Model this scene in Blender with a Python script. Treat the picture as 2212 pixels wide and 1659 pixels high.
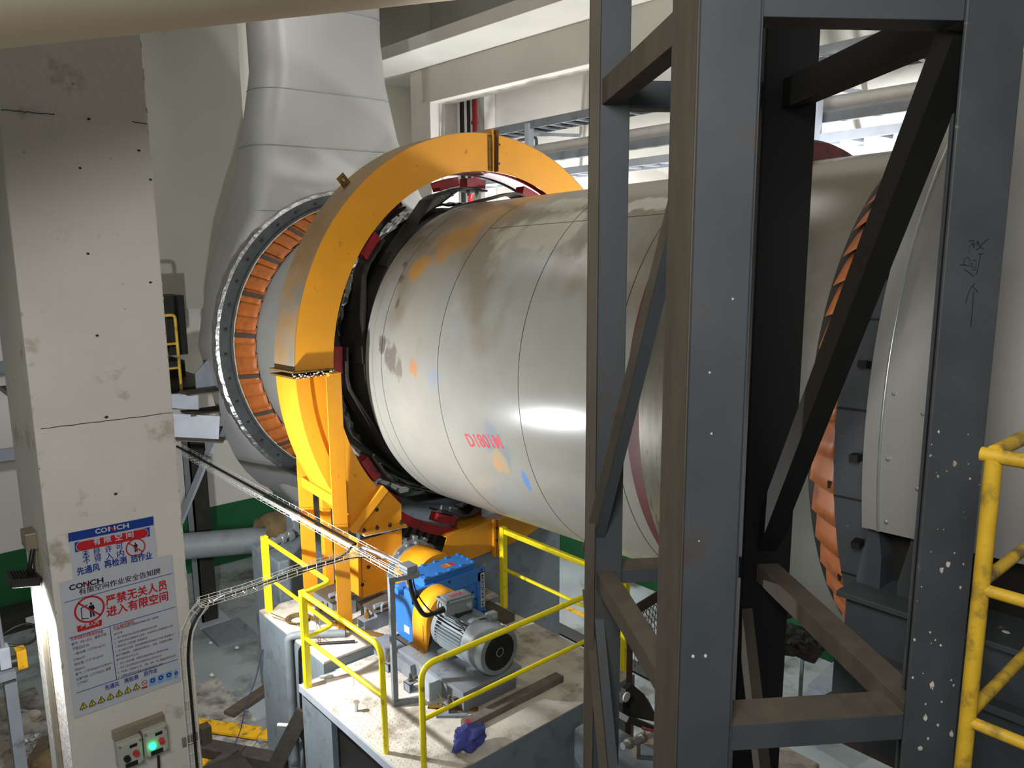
import bpy, bmesh, math, random
import numpy as np
from mathutils import Vector, Matrix, noise

for o in list(bpy.data.objects): bpy.data.objects.remove(o, do_unlink=True)
SC = bpy.context.scene
COL = SC.collection
RND = random.Random(7)
PI = math.pi
rad = math.radians

# ------------------------------------------------------------------ camera
CAM = np.array([0.0, 0.0, 6.1])          # eye, 6.1 m above the mill floor
FPX, YAW, PIT, ROLL = 1700.0, rad(41.2), rad(10.0), rad(-0.44)
_f = np.array([math.sin(YAW)*math.cos(PIT), math.cos(YAW)*math.cos(PIT), -math.sin(PIT)])
_r = np.array([math.cos(YAW), -math.sin(YAW), 0.0]); _u = np.cross(_r, _f)
_r2 = math.cos(ROLL)*_r + math.sin(ROLL)*_u; _u2 = -math.sin(ROLL)*_r + math.cos(ROLL)*_u
cd = bpy.data.cameras.new('camera'); cam = bpy.data.objects.new('camera', cd); COL.objects.link(cam)
cd.sensor_width = 36.0; cd.lens = 36.0*FPX/2212.0; cd.clip_start = 0.05; cd.clip_end = 200
cam.matrix_world = Matrix(((_r2[0], _u2[0], -_f[0], CAM[0]), (_r2[1], _u2[1], -_f[1], CAM[1]), (_r2[2], _u2[2], -_f[2], CAM[2]), (0, 0, 0, 1)))
SC.camera = cam

# ------------------------------------------------------------------ world, exposure, lamps
SC.view_settings.view_transform = 'Standard'; SC.view_settings.look = 'None'
SC.view_settings.gamma = 1.0; SC.view_settings.use_curve_mapping = False
SC.view_settings.exposure = 0.0
w = bpy.data.worlds.new('daylight'); SC.world = w; w.use_nodes = True
w.node_tree.nodes['Background'].inputs[0].default_value = (0.86, 0.93, 1.0, 1)
w.node_tree.nodes['Background'].inputs[1].default_value = 0.16

def lamp(name, kind, loc, target, power, color, size=0.1, angle=120, blend=0.4, shape=None):
    l = bpy.data.lights.new(name, kind); o = bpy.data.objects.new(name, l); COL.objects.link(o)
    l.energy = power; l.color = color; o.location = loc
    o.rotation_euler = (Vector(target)-Vector(loc)).to_track_quat('-Z', 'Y').to_euler()
    if kind == 'SPOT': l.spot_size = rad(angle); l.spot_blend = blend; l.shadow_soft_size = size
    elif kind == 'POINT': l.shadow_soft_size = size
    elif kind == 'AREA': l.size = size; l.shape = 'RECTANGLE'; l.size_y = shape or size
    return o
# floodlight fixed to the hidden flank of the white column, aimed at the girth gear and the drive
lamp('floodlight_beam', 'SPOT', (2.19, 7.12, 3.45), (6.0, 7.2, 3.0), 630, (0.97, 0.985, 1.0), 0.05, 172, 0.25)
# floodlight on the other flank of the column, aimed down at the floor
lamp('floodlight_beam_low', 'SPOT', (0.93, 6.95, 3.47), (0.98, 7.2, 0.0), 300, (0.97, 0.98, 1.0), 0.06, 140, 0.5)
# lamps in the aisle behind the kiln
lamp('aisle_lamp_beam', 'POINT', (8.95, 4.6, 5.9), (10, 3, 8), 480, (0.95, 0.97, 1.0), 0.12)
lamp('aisle_lamp_beam_far', 'POINT', (9.3, 10.5, 5.2), (10, 10, 8), 560, (0.97, 0.98, 1.0), 0.12)
# unseen soft fill added beside the camera, left bay luminaire on the back wall
lamp('camera_fill', 'AREA', (-1.0, 0.0, 7.7), (2.5, 5.0, 4.0), 230, (1.0, 0.97, 0.93), 1.6, shape=1.6)
lamp('hall_fill', 'AREA', (3.2, 9.6, 10.3), (3.4, 9.6, 0.0), 36, (1.0, 0.99, 0.97), 1.5)  # unseen overhead fill added to lift the floor and pedestal
lamp('hall_fill', 'AREA', (6.3, 5.4, 10.7), (6.3, 11.0, 6.5), 90, (1.0, 0.99, 0.97), 1.4)  # unseen overhead fill added to brighten the hood front
lamp('left_bay_light', 'SPOT', (0.6, 11.0, 5.2), (0.7, 14.7, 3.0), 160, (0.9, 0.95, 1.0), 0.2, 100, 0.5)

# ------------------------------------------------------------------ picture geometry to place things on known planes
def ray(px, py): return (_r2*((px-1106.0)/FPX) - _u2*((py-829.5)/FPX) + _f)
def at(px, py, ax, val):
    d = ray(px, py); return CAM + d*((val-CAM[ax])/d[ax])
KS = math.atan(0.033)                     # kiln slope
KAX = np.array([0, math.cos(KS), -math.sin(KS)]); KE1 = np.array([1.0, 0, 0]); KE2 = np.array([0, math.sin(KS), math.cos(KS)])
KC = np.array([6.42, 0, 6.1]) + KE2*-1.12
KR = 1.90
def K(t, r, a): return KC + KAX*t + r*(math.cos(a)*KE1 + math.sin(a)*KE2)
def onk(px, py, t):
    d = ray(px, py); k = (t-(CAM-KC)@KAX)/(d@KAX); return CAM + d*k
def ondrum(px, py, R=KR):
    d = ray(px, py); d = d/np.linalg.norm(d); o = CAM-KC
    dp = d-(d@KAX)*KAX; op = o-(o@KAX)*KAX
    a = dp@dp; b = 2*dp@op; c = op@op-R*R
    return CAM + d*((-b-math.sqrt(max(b*b-4*a*c, 0)))/2/a)

# ------------------------------------------------------------------ materials
def lin(c):
    if isinstance(c, str):
        c = [int(c[i:i+2], 16)/255 for i in (0, 2, 4)]
    return tuple(((x/12.92) if x <= 0.04045 else ((x+0.055)/1.055)**2.4) for x in c) + (1.0,)
MATS = {}
def mat(name, col, rough=0.5, metal=0.0, var=0.12, scale=3.0, bump=0.0, bscale=40.0, dirt=None, dirt_amt=0.0, dirt_scale=2.0, spec=0.5, emit=None, emit_s=0.0, coat=0.0, stretch=None):
    m = bpy.data.materials.new(name); m.use_nodes = True; nt = m.node_tree; N = nt.nodes; L = nt.links
    b = N['Principled BSDF']; b.inputs['Roughness'].default_value = rough; b.inputs['Metallic'].default_value = metal
    b.inputs['Specular IOR Level'].default_value = spec; b.inputs['Coat Weight'].default_value = coat
    tc = N.new('ShaderNodeTexCoord'); vec = tc.outputs['Object']
    if stretch:
        mp = N.new('ShaderNodeMapping'); mp.inputs['Scale'].default_value = stretch; L.new(vec, mp.inputs[0]); vec = mp.outputs[0]
    base = lin(col)
    n1 = N.new('ShaderNodeTexNoise'); n1.inputs['Scale'].default_value = scale; n1.inputs['Detail'].default_value = 6; L.new(vec, n1.inputs['Vector'])
    rp = N.new('ShaderNodeValToRGB'); rp.color_ramp.elements[0].position = 0.3; rp.color_ramp.elements[1].position = 0.7
    rp.color_ramp.elements[0].color = tuple(x*(1-var) for x in base[:3])+(1,)
    rp.color_ramp.elements[1].color = tuple(min(1, x*(1+var*0.6)) for x in base[:3])+(1,)
    L.new(n1.outputs['Fac'], rp.inputs[0]); c = rp.outputs[0]
    if dirt:
        n2 = N.new('ShaderNodeTexNoise'); n2.inputs['Scale'].default_value = dirt_scale; n2.inputs['Detail'].default_value = 9; n2.inputs['Roughness'].default_value = 0.65; L.new(vec, n2.inputs['Vector'])
        r2 = N.new('ShaderNodeValToRGB'); r2.color_ramp.elements[0].position = 0.62-dirt_amt*0.35; r2.color_ramp.elements[1].position = 0.72-dirt_amt*0.2
        L.new(n2.outputs['Fac'], r2.inputs[0])
        mx = N.new('ShaderNodeMix'); mx.data_type = 'RGBA'; L.new(r2.outputs[0], mx.inputs[0]); L.new(c, mx.inputs[6]); mx.inputs[7].default_value = lin(dirt); c = mx.outputs[2]
    L.new(c, b.inputs['Base Color'])
    if bump > 0:
        n3 = N.new('ShaderNodeTexNoise'); n3.inputs['Scale'].default_value = bscale; n3.inputs['Detail'].default_value = 5; L.new(vec, n3.inputs['Vector'])
        bp = N.new('ShaderNodeBump'); bp.inputs['Strength'].default_value = bump; bp.inputs['Distance'].default_value = 0.02
        L.new(n3.outputs['Fac'], bp.inputs['Height']); L.new(bp.outputs[0], b.inputs['Normal'])
    if emit:
        b.inputs['Emission Color'].default_value = lin(emit); b.inputs['Emission Strength'].default_value = emit_s
    m['_c'] = 1; MATS[name] = (m, c, b, nt, vec)
    return m
def blob(name, origin, spots, mode='world'):
    """paint marks with a shape of their own on material NAME: (centre, radii, colour, strength, noise scale)"""
    m, c, b, nt, vec = MATS[name]; N = nt.nodes; L = nt.links
    for (p, rr, colr, amt, ns) in spots:
        s = N.new('ShaderNodeVectorMath'); s.operation = 'SUBTRACT'; L.new(vec, s.inputs[0]); s.inputs[1].default_value = tuple(np.array(p)-np.array(origin))
        d = N.new('ShaderNodeVectorMath'); d.operation = 'DIVIDE'; L.new(s.outputs[0], d.inputs[0]); d.inputs[1].default_value = tuple(rr)
        ln = N.new('ShaderNodeVectorMath'); ln.operation = 'LENGTH'; L.new(d.outputs[0], ln.inputs[0])
        mp = N.new('ShaderNodeMapping'); mp.inputs['Scale'].default_value = (1, 1.6, 1); mp.inputs['Rotation'].default_value = (0.5, 0, 0); L.new(vec, mp.inputs[0])
        n = N.new('ShaderNodeTexNoise'); n.inputs['Scale'].default_value = ns; n.inputs['Detail'].default_value = 5; L.new(mp.outputs[0], n.inputs['Vector'])
        a = N.new('ShaderNodeMath'); a.operation = 'MULTIPLY_ADD'; L.new(n.outputs['Fac'], a.inputs[0]); a.inputs[1].default_value = 2.2; L.new(ln.outputs['Value'], a.inputs[2])
        r = N.new('ShaderNodeMapRange'); L.new(a.outputs[0], r.inputs[0]); r.inputs[1].default_value = 2.15; r.inputs[2].default_value = 1.75; r.inputs[3].default_value = 0; r.inputs[4].default_value = amt
        mx = N.new('ShaderNodeMix'); mx.data_type = 'RGBA'; L.new(r.outputs[0], mx.inputs[0]); L.new(c, mx.inputs[6]); mx.inputs[7].default_value = lin(colr); c = mx.outputs[2]
    L.new(c, b.inputs['Base Color']); MATS[name] = (m, c, b, nt, vec)

M = {}
M['plaster'] = mat('plaster', 'd4d0c8', 0.8, var=0.07, scale=1.5, bump=0.25, bscale=18, dirt='a39a86', dirt_amt=0.05, dirt_scale=2.5)
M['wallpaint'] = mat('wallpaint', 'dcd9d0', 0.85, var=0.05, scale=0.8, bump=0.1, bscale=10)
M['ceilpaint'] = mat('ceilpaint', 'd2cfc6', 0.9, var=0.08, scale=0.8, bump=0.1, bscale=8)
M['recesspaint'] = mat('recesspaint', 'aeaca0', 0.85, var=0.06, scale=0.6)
M['green'] = mat('green', '0a5a2e', 0.6, var=0.08, scale=1)
M['floor'] = mat('floor', '98a2a3', 0.55, var=0.2, scale=1.2, bump=0.1, bscale=12, dirt='57564e', dirt_amt=0.35, dirt_scale=1.1)
M['dirtfloor'] = mat('dirtfloor', 'a39f96', 0.8, var=0.35, scale=5, bump=0.6, bscale=14, dirt='5d5750', dirt_amt=0.5, dirt_scale=4)
M['concrete'] = mat('concrete', 'cac4b9', 0.85, var=0.16, scale=4, bump=0.3, bscale=30, dirt='8c8271', dirt_amt=0.35, dirt_scale=3)
M['greyconc'] = mat('greyconc', '78838a', 0.7, var=0.1, scale=3, bump=0.15, bscale=20, dirt='5f686d', dirt_amt=0.25, dirt_scale=4)
M['shell'] = mat('shell', '92928b', 0.25, var=0.06, scale=2.2, bump=0.015, bscale=5, spec=0.35)
M['shellgrey'] = mat('shellgrey', 'a9aca8', 0.4, var=0.08, scale=3)
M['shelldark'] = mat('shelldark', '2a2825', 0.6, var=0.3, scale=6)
M['yellow'] = mat('yellow', 'dd9722', 0.42, var=0.07, scale=3, dirt='6e4f18', dirt_amt=-0.1, dirt_scale=9)
M['dusty'] = mat('dusty', '9a7c55', 0.75, var=0.2, scale=4, dirt='7b7368', dirt_amt=0.4, dirt_scale=2)
M['rustedge'] = mat('rustedge', '7a5a1e', 0.8, var=0.4, scale=20, dirt='2f2416', dirt_amt=0.4, dirt_scale=20)
M['railyellow'] = mat('railyellow', 'f2e21c', 0.4, var=0.08, scale=8, dirt='9c8f22', dirt_amt=0.1, dirt_scale=9)
M['railold'] = mat('railold', 'c9a328', 0.5, var=0.2, scale=9, dirt='6d5a2c', dirt_amt=0.3, dirt_scale=8)
M['red'] = mat('red', '8e1c26', 0.45, var=0.2, scale=9, dirt='3a1416', dirt_amt=0.2, dirt_scale=6)
M['darksteel'] = mat('darksteel', '3a3833', 0.45, metal=0.4, var=0.3, scale=6)
M['blacksteel'] = mat('blacksteel', '171615', 0.5, var=0.3, scale=8)
M['steelblue'] = mat('steelblue', '44494d', 0.5, var=0.14, scale=3, dirt='494440', dirt_amt=0.12, dirt_scale=3)
M['spotsteel'] = mat('spotsteel', '42464a', 0.55, var=0.2, scale=4, dirt='8d857b', dirt_amt=-0.12, dirt_scale=14)
M['duststeel'] = mat('duststeel', '564e42', 0.8, var=0.2, scale=9, dirt='4c443a', dirt_amt=0.3, dirt_scale=6, stretch=(1, 1, 0.25))
M['greysteel'] = mat('greysteel', '7c838a', 0.5, var=0.12, scale=5, dirt='5d5f60', dirt_amt=0.15, dirt_scale=6)
M['lightsteel'] = mat('lightsteel', 'a9b0ba', 0.5, var=0.1, scale=5)
M['maroon'] = mat('maroon', '501a1f', 0.6, var=0.3, scale=6)
M['flangesteel'] = mat('flangesteel', '4c5052', 0.5, metal=0.2, var=0.25, scale=8)
M['navy'] = mat('navy', '262c55', 0.8)
M['wire'] = mat('wire', 'e4e4e0', 0.35, metal=0.2, var=0.05)
M['shadedsteel'] = mat('shadedsteel', '0b0b0a', 0.6, var=0.2)  # tower steel with the shade of the rear right column in its colour
M['galv'] = mat('galv', 'c4c7c8', 0.32, metal=0.75, var=0.1, scale=12)
M['sheet'] = mat('sheet', 'a7a8a8', 0.38, metal=0.45, var=0.06, scale=2, bump=0.25, bscale=3)
M['foil'] = mat('foil', 'b9babb', 0.28, metal=0.9, var=0.2, scale=9, bump=0.9, bscale=14)
M['hoodpaint'] = mat('hoodpaint', 'a9a9a6', 0.42, metal=0.25, var=0.05, scale=1.5, bump=0.08, bscale=2)
M['orange'] = mat('orange', 'b9682f', 0.5, var=0.18, scale=12, dirt='8f5133', dirt_amt=0.2, dirt_scale=5)
M['clip'] = mat('clip', '5a534c', 0.5, metal=0.3, var=0.2, scale=10)
M['rope'] = mat('rope', 'c9c0aa', 0.9, var=0.2, scale=60, bump=0.6, bscale=120)
M['polished'] = mat('polished', '9a978c', 0.3, metal=0.85, var=0.2, scale=3, dirt='4d483c', dirt_amt=0.15, dirt_scale=3, stretch=(1, 6, 1))
M['blue'] = mat('blue', '3578c6', 0.42, var=0.1, scale=6, dirt='4d6580', dirt_amt=0.05, dirt_scale=6)
M['motorgrey'] = mat('motorgrey', '7b858a', 0.38, var=0.08, scale=6)
M['motordark'] = mat('motordark', '2b2d2d', 0.5, var=0.2, scale=10)
M['cowl'] = mat('cowl', 'f3a51c', 0.4, var=0.08, scale=4)
M['black'] = mat('black', '121212', 0.45, var=0.2, scale=10)
M['cablegrey'] = mat('cablegrey', '7a7c80', 0.5, var=0.1, scale=10)
M['cablewhite'] = mat('cablewhite', 'dcdcd8', 0.5, var=0.05, scale=10)
M['wood'] = mat('wood', '5b4d40', 0.8, var=0.35, scale=8, bump=0.3, bscale=30, stretch=(1, 1, 0.2))
M['darkwood'] = mat('darkwood', '3a332c', 0.8, var=0.35, scale=8, bump=0.3, bscale=30)
M['timber'] = mat('timber', '6b625a', 0.8, var=0.3, scale=8, bump=0.3, bscale=30)
M['rag'] = mat('rag', '4a52a0', 0.85, var=0.25, scale=9)
M['paper'] = mat('paper', 'e9e2e4', 0.7, var=0.03, scale=9)
M['signwhite'] = mat('signwhite', 'bcbfc8', 0.35, var=0.02, scale=2)
M['signblue'] = mat('signblue', '163a8c', 0.4, var=0.03)
M['signred'] = mat('signred', 'b81f2a', 0.4, var=0.03)
M['signblack'] = mat('signblack', '14161c', 0.4, var=0.03)
M['signyellow'] = mat('signyellow', 'cdbd3a', 0.4, var=0.03)
M['signlight'] = mat('signlight', '7fa9d4', 0.4, var=0.03)
M['boxgrey'] = mat('boxgrey', 'aeb0a6', 0.5, var=0.06, scale=9)
M['greenlamp'] = mat('greenlamp', '18d070', 0.3, emit='20ff80', emit_s=5.0)
M['pipegrey'] = mat('pipegrey', '767d80', 0.6, var=0.15, scale=3, dirt='55585a', dirt_amt=0.3, dirt_scale=2)
M['canvas'] = mat('canvas', '6b5a3c', 0.9, var=0.3, scale=7, bump=0.6, bscale=12)
M['brownmesh'] = mat('brownmesh', '4b352d', 0.7, var=0.25, scale=9)
M['stripe'] = mat('stripe', 'd9a411', 0.6, var=0.12, scale=8, dirt='6f5a25', dirt_amt=0.25, dirt_scale=9)
M['conduit'] = mat('conduit', '9a927f', 0.4, metal=0.4, var=0.12, scale=9)
M['firered'] = mat('firered', 'a51622', 0.35, var=0.1, scale=6)
M['pvcwhite'] = mat('pvcwhite', 'd8d6d0', 0.45, var=0.06, scale=6)
M['marker'] = mat('marker', '16181c', 0.7, var=0.1)
M['redpaint'] = mat('redpaint', 'c4303f', 0.6, var=0.25, scale=20)
M['duct'] = mat('duct', 'cbbfa8', 0.45, var=0.05, scale=1.2, bump=0.05, bscale=2)
M['lampglow'] = mat('lampglow', 'ffffff', 0.3, emit='ffffff', emit_s=14.0)

# ------------------------------------------------------------------ mesh helpers
V3 = lambda p: np.array(p, float)
def unit(v): v = V3(v); return v/np.linalg.norm(v)
class MB:
    def __init__(self): self.v = []; self.f = []
    def add(self, vs, fs):
        k = len(self.v); self.v += [tuple(map(float, p)) for p in vs]; self.f += [tuple(i+k for i in f) for f in fs]; return self
    def box(self, x0, x1, y0, y1, z0, z1):
        return self.add([(x0,y0,z0),(x1,y0,z0),(x1,y1,z0),(x0,y1,z0),(x0,y0,z1),(x1,y0,z1),(x1,y1,z1),(x0,y1,z1)],
                        [(0,3,2,1),(4,5,6,7),(0,1,5,4),(1,2,6,5),(2,3,7,6),(3,0,4,7)])
    def obox(self, c, ex, ey, ez):
        c, ex, ey, ez = V3(c), V3(ex), V3(ey), V3(ez)
        return self.add([c+a*ex+b*ey+d*ez for d in (-1,1) for (a,b) in ((-1,-1),(1,-1),(1,1),(-1,1))],
                        [(0,3,2,1),(4,5,6,7),(0,1,5,4),(1,2,6,5),(2,3,7,6),(3,0,4,7)])
    def bar(self, p0, p1, w, h, up=(0,0,1)):
        p0, p1 = V3(p0), V3(p1); d = unit(p1-p0); s = np.cross(d, up)
        if np.linalg.norm(s) < 1e-6: s = np.cross(d, (1,0,0))
        s = unit(s); u = np.cross(s, d); L = np.linalg.norm(p1-p0)/2
        return self.obox((p0+p1)/2, s*w/2, d*L, u*h/2)
    def prism(self, poly, vec):
        poly = [V3(p) for p in poly]; n = len(poly); vec = V3(vec)
        return self.add(poly+[p+vec for p in poly], [tuple(range(n)), tuple(range(2*n-1, n-1, -1))]+[(i, (i+1) % n, n+(i+1) % n, n+i) for i in range(n)])
    def tube(self, pts, r, n=10, closed=False, caps=True):
        pts = [V3(p) for p in pts]; m = len(pts); rs = r if hasattr(r, '__len__') else [r]*m
        T = []
        for i in range(m):
            a = pts[(i-1) % m] if (closed or i > 0) else pts[i]; b = pts[(i+1) % m] if (closed or i < m-1) else pts[i]
            T.append(unit(b-a))
        ref = np.array([0,0,1.0]) if abs(T[0][2]) < 0.9 else np.array([1.0,0,0])
        u = unit(np.cross(T[0], ref)); rings = []
        for i in range(m):
            u = u-(u@T[i])*T[i]; u = unit(u); v = np.cross(T[i], u)
            rings.append([pts[i]+rs[i]*(math.cos(2*PI*k/n)*u+math.sin(2*PI*k/n)*v) for k in range(n)])
        vs = [p for rg in rings for p in rg]; fs = []
        for i in range(m if closed else m-1):
            j = (i+1) % m
            for k in range(n): fs.append((i*n+k, i*n+(k+1) % n, j*n+(k+1) % n, j*n+k))
        if caps and not closed: fs.append(tuple(range(n-1, -1, -1))); fs.append(tuple((m-1)*n+k for k in range(n)))
        return self.add(vs, fs)
    def cyl(self, p0, p1, r0, r1=None, n=24): return self.tube([p0, p1], [r0, r0 if r1 is None else r1], n)
    def lathe(self, fn, prof, a0=0, a1=2*PI, n=64, closed_prof=True):
        full = abs(a1-a0-2*PI) < 1e-6; m = len(prof); cnt = n if full else n+1
        vs = [fn(t, r, a0+(a1-a0)*i/n) for i in range(cnt) for (t, r) in prof]; fs = []
        for i in range(n):
            j = (i+1) % cnt
            for k in range(m if closed_prof else m-1):
                l = (k+1) % m; fs.append((i*m+k, i*m+l, j*m+l, j*m+k))
        if not full and closed_prof: fs.append(tuple(range(m))); fs.append(tuple((cnt-1)*m+k for k in range(m-1, -1, -1)))
        return self.add(vs, fs)
    def grid(self, rows, wrap=False):
        m = len(rows); n = len(rows[0]); fs = []
        for i in range(m-1):
            for k in range(n if wrap else n-1): fs.append((i*n+k, i*n+(k+1) % n, (i+1)*n+(k+1) % n, (i+1)*n+k))
        return self.add([p for r in rows for p in r], fs)
    def ball(self, c, r, n=10, sq=(1,1,1)):
        rows = []
        for i in range(n+1):
            th = PI*i/n; rows.append([V3(c)+r*np.array([math.sin(th)*math.cos(2*PI*k/n/2)*sq[0], math.sin(th)*math.sin(2*PI*k/n/2)*sq[1], math.cos(th)*sq[2]]) for k in range(2*n)])
        return self.grid(rows, True)
    def bolt(self, p, d, r, h):
        d = unit(d); p = V3(p); return self.tube([p, p+d*h], r, 6)
    def build(self, name, material, parent=None, smooth=None, bevel=0, label=None, loc=None, solid=0):
        v = np.array(self.v)
        if parent is None:
            if loc is None: lo, hi = v.min(0), v.max(0); loc = ((lo[0]+hi[0])/2, (lo[1]+hi[1])/2, lo[2])
            base = V3(loc)
        else: base = WLOC[parent.name]
        me = bpy.data.meshes.new(name); me.from_pydata([tuple(p-base) for p in v], [], self.f); me.update()
        bm = bmesh.new(); bm.from_mesh(me); bmesh.ops.recalc_face_normals(bm, faces=bm.faces); bm.to_mesh(me); bm.free()
        if smooth:
            me.polygons.foreach_set('use_smooth', [True]*len(me.polygons)); me.set_sharp_from_angle(angle=rad(smooth))
        mm = M[material] if isinstance(material, str) else material
        me.materials.append(mm)
        o = bpy.data.objects.new(name, me); COL.objects.link(o)
        if parent is None: o.location = tuple(base); WLOC[o.name] = base
        else: o.parent = parent; WLOC[o.name] = base
        if solid: md = o.modifiers.new('s', 'SOLIDIFY'); md.thickness = solid; md.offset = 0
        if bevel: md = o.modifiers.new('b', 'BEVEL'); md.width = bevel; md.segments = 2; md.limit_method = 'ANGLE'; md.angle_limit = rad(40)
        if label: o['label'] = label
        return o
WLOC = {}
def thing(name, label, cat, loc, group=None):
    o = bpy.data.objects.new(name, None); COL.objects.link(o); o.empty_display_size = 0.1; o.location = tuple(map(float, loc)); WLOC[o.name] = V3(loc)
    return tag(o, label, cat, group)
def tag(o, label, cat, group=None, kind='thing'):
    o['label'] = label; o['category'] = cat; o['kind'] = kind
    if group: o['group'] = group
    return o
def struct(o): o['kind'] = 'structure'; return o
def bend(pts, r, seg=6):
    """round the corners of a path"""
    pts = [V3(p) for p in pts]; out = [pts[0]]
    for i in range(1, len(pts)-1):
        a, b, c = pts[i-1], pts[i], pts[i+1]; u, v = unit(a-b), unit(c-b)
        rr = min(r, 0.49*np.linalg.norm(a-b), 0.49*np.linalg.norm(c-b))
        for k in range(seg+1):
            s = k/seg; out.append((1-s)**2*(b+u*rr)+2*s*(1-s)*b+s*s*(b+v*rr))
    return out+[pts[-1]]
def text_mesh(body, offset=0.0):
    cu = bpy.data.curves.new('t', 'FONT'); cu.body = body; cu.size = 1.0; cu.offset = offset; cu.resolution_u = 3
    o = bpy.data.objects.new('t', cu); COL.objects.link(o)
    dg = bpy.context.evaluated_depsgraph_get(); me = bpy.data.meshes.new_from_object(o.evaluated_get(dg))
    vs = np.array([tuple(v.co) for v in me.vertices]) if len(me.vertices) else np.zeros((0, 3)); fs = [tuple(p.vertices) for p in me.polygons]
    bpy.data.objects.remove(o); bpy.data.curves.remove(cu); bpy.data.meshes.remove(me)
    return vs, fs
def text(body, A, B, up, height, material, name, parent, offset=0.012, lift=(0,0,0), label=None):
    """flat lettering from A to B (world), HEIGHT tall along UP"""
    vs, fs = text_mesh(body, 0.0)
    if not len(vs): return None
    if offset > .009:                     # heavier strokes: the same outline laid down again, a hair to each side
        k = len(vs); e = offset*1.1; sh = [(-e, 0), (e, 0), (0, e), (0, -e)] if offset > .015 else [(-e, 0), (e, 0)]
        fs = [tuple(i+k*j for i in f) for j in range(len(sh)) for f in fs]; vs = np.concatenate([vs+np.array([a, b, j*.002]) for j, (a, b) in enumerate(sh)])
    lo, hi = vs.min(0), vs.max(0); A, B, up = V3(A), V3(B), unit(up)
    u = (vs[:, 0]-lo[0])/(hi[0]-lo[0]); v = (vs[:, 1]-lo[1])/(hi[1]-lo[1])
    nn = unit(np.cross(B-A, up)); P = [A+(B-A)*a+up*height*b+V3(lift)+nn*c*.08 for a, b, c in zip(u, v, vs[:, 2])]
    return MB().add(P, fs).build(name, material, parent, label=label)
# ================================================================== the hall
struct(MB().box(-8, 12, -7, 15.2, -0.2, 0).build('floor', 'floor'))
struct(MB().box(-8.3, -8, -7, 15.2, 0, 11.4).build('wall_left', 'wallpaint'))  # unseen wall, added to keep sky light off left-facing sides
struct(MB().box(10.6, 10.9, -7, 15.2, 0, 11.4).build('wall_right', 'wallpaint'))
wb = struct(MB().box(-8, 10.6, 14.7, 15.0, 0, 11.4).build('wall_back', 'wallpaint'))
for i, (a, b) in enumerate(((-8, 10.6),)):
    struct(MB().box(a, b, 14.68, 14.7, 0, 1.2).build('baseboard_back', 'green'))
struct(MB().box(10.58, 10.6, -7, 14.68, 0, 1.2).build('baseboard_right', 'green'))
struct(MB().box(-8, 10.6, -7, 14.7, 11.2, 11.4).build('ceiling', 'ceilpaint'))
# intermediate slab edge and the deep beam along the far column row
struct(MB().box(8.2, 10.6, -7, 14.7, 9.42, 9.64).build('trim_1', 'ceilpaint', bevel=0.01))
struct(MB().box(9.15, 9.6, -7, 13.0, 8.78, 9.42).build('trim_2', 'ceilpaint', bevel=0.01))
struct(MB().box(-8, 8.2, 9.4, 9.8, 10.5, 11.2).build('trim_3', 'ceilpaint', bevel=0.01))
struct(MB().box(3.6, 4.0, -7, 14.7, 10.6, 11.2).build('trim_4', 'ceilpaint', bevel=0.01))
struct(MB().box(9.6, 10.6, 4.2, 4.6, 8.6, 9.42).build('trim_5', 'ceilpaint', bevel=0.01))
# upper part of the back wall stands forward of the recess beside the hood
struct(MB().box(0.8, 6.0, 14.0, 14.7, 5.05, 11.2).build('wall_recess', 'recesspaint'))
# yellow floor lines
struct(MB().box(8.9, 9.02, 2.0, 12.0, 0.0, 0.004).build('trim_6', 'stripe'))
struct(MB().box(7.4, 7.52, 0.5, 3.6, 0.0, 0.004).build('trim_7', 'stripe'))
# recessed black channel cover in the aisle floor
tag(MB().box(8.2, 8.45, 6.0, 11.5, 0.0, 0.03).build('trench_cover', 'blacksteel'), 'long dark trench cover lying in the aisle floor behind the kiln', 'trench cover')

fc = MB().box(9.15, 9.8, 12.75, 13.4, 0, 9.42).build('concrete_column', 'plaster', bevel=0.015)
tag(fc, 'far white concrete column under the deep ceiling beam, between hood and pipes', 'column')

# ------------------------------------------------------------------ the near column and what hangs on it
CY = 6.55
col = MB().box(1.07, 2.06, CY, 7.55, 0, 10.9).build('concrete_column', 'plaster', bevel=0.012)
tag(col, 'big white painted concrete column carrying the two notice boards', 'column')
def seam(px0, py0, px1, py1, nm='joint_line', w=0.006):
    a, b = at(px0, py0, 1, CY-0.0015), at(px1, py1, 1, CY-0.0015)
    mb = MB(); n = 14; P = []
    for i in range(n+1):
        p = a+(b-a)*i/n; p[2] += RND.uniform(-.004, .004); P.append(p)
    mb.tube(P, w/2, 5); mb.build(nm, 'shelldark', col)
seam(88, 926, 372, 891); seam(2, 237, 118, 247); seam(285, 262, 318, 268)
for (x, y, r) in ((158,180,4),(240,342,4),(192,257,5),(173,363,4.5),(325,388,5),(190,548,5),(210,725,5),(255,508,4),(92,674,3.5),(270,667,4),(230,901,6),(250,1067,6),(325,610,5),(265,613,4),(300,325,5),(345,800,3),(125,515,3),(52,329,4)):
    p = at(x, y, 1, CY-0.002); k = r*0.0024
    MB().ball(p, k, 6, (1, 0.35, 0.75)).build('anchor_hole', 'shelldark' if r > 4.2 else 'concrete', col)
# chipped arris
mb = MB()
for i in range(70):
    z = RND.choice([RND.uniform(2.4, 4.6), RND.uniform(3.2, 4.4), RND.uniform(4.5, 8)]); x = RND.choice((2.052, 2.052, 1.078))
    mb.ball((x, CY+0.004, z), RND.uniform(.006, .016), 4, (0.7, 0.6, RND.uniform(.7, 2.2)))
mb.build('chipped_edge', 'concrete', col)

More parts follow.
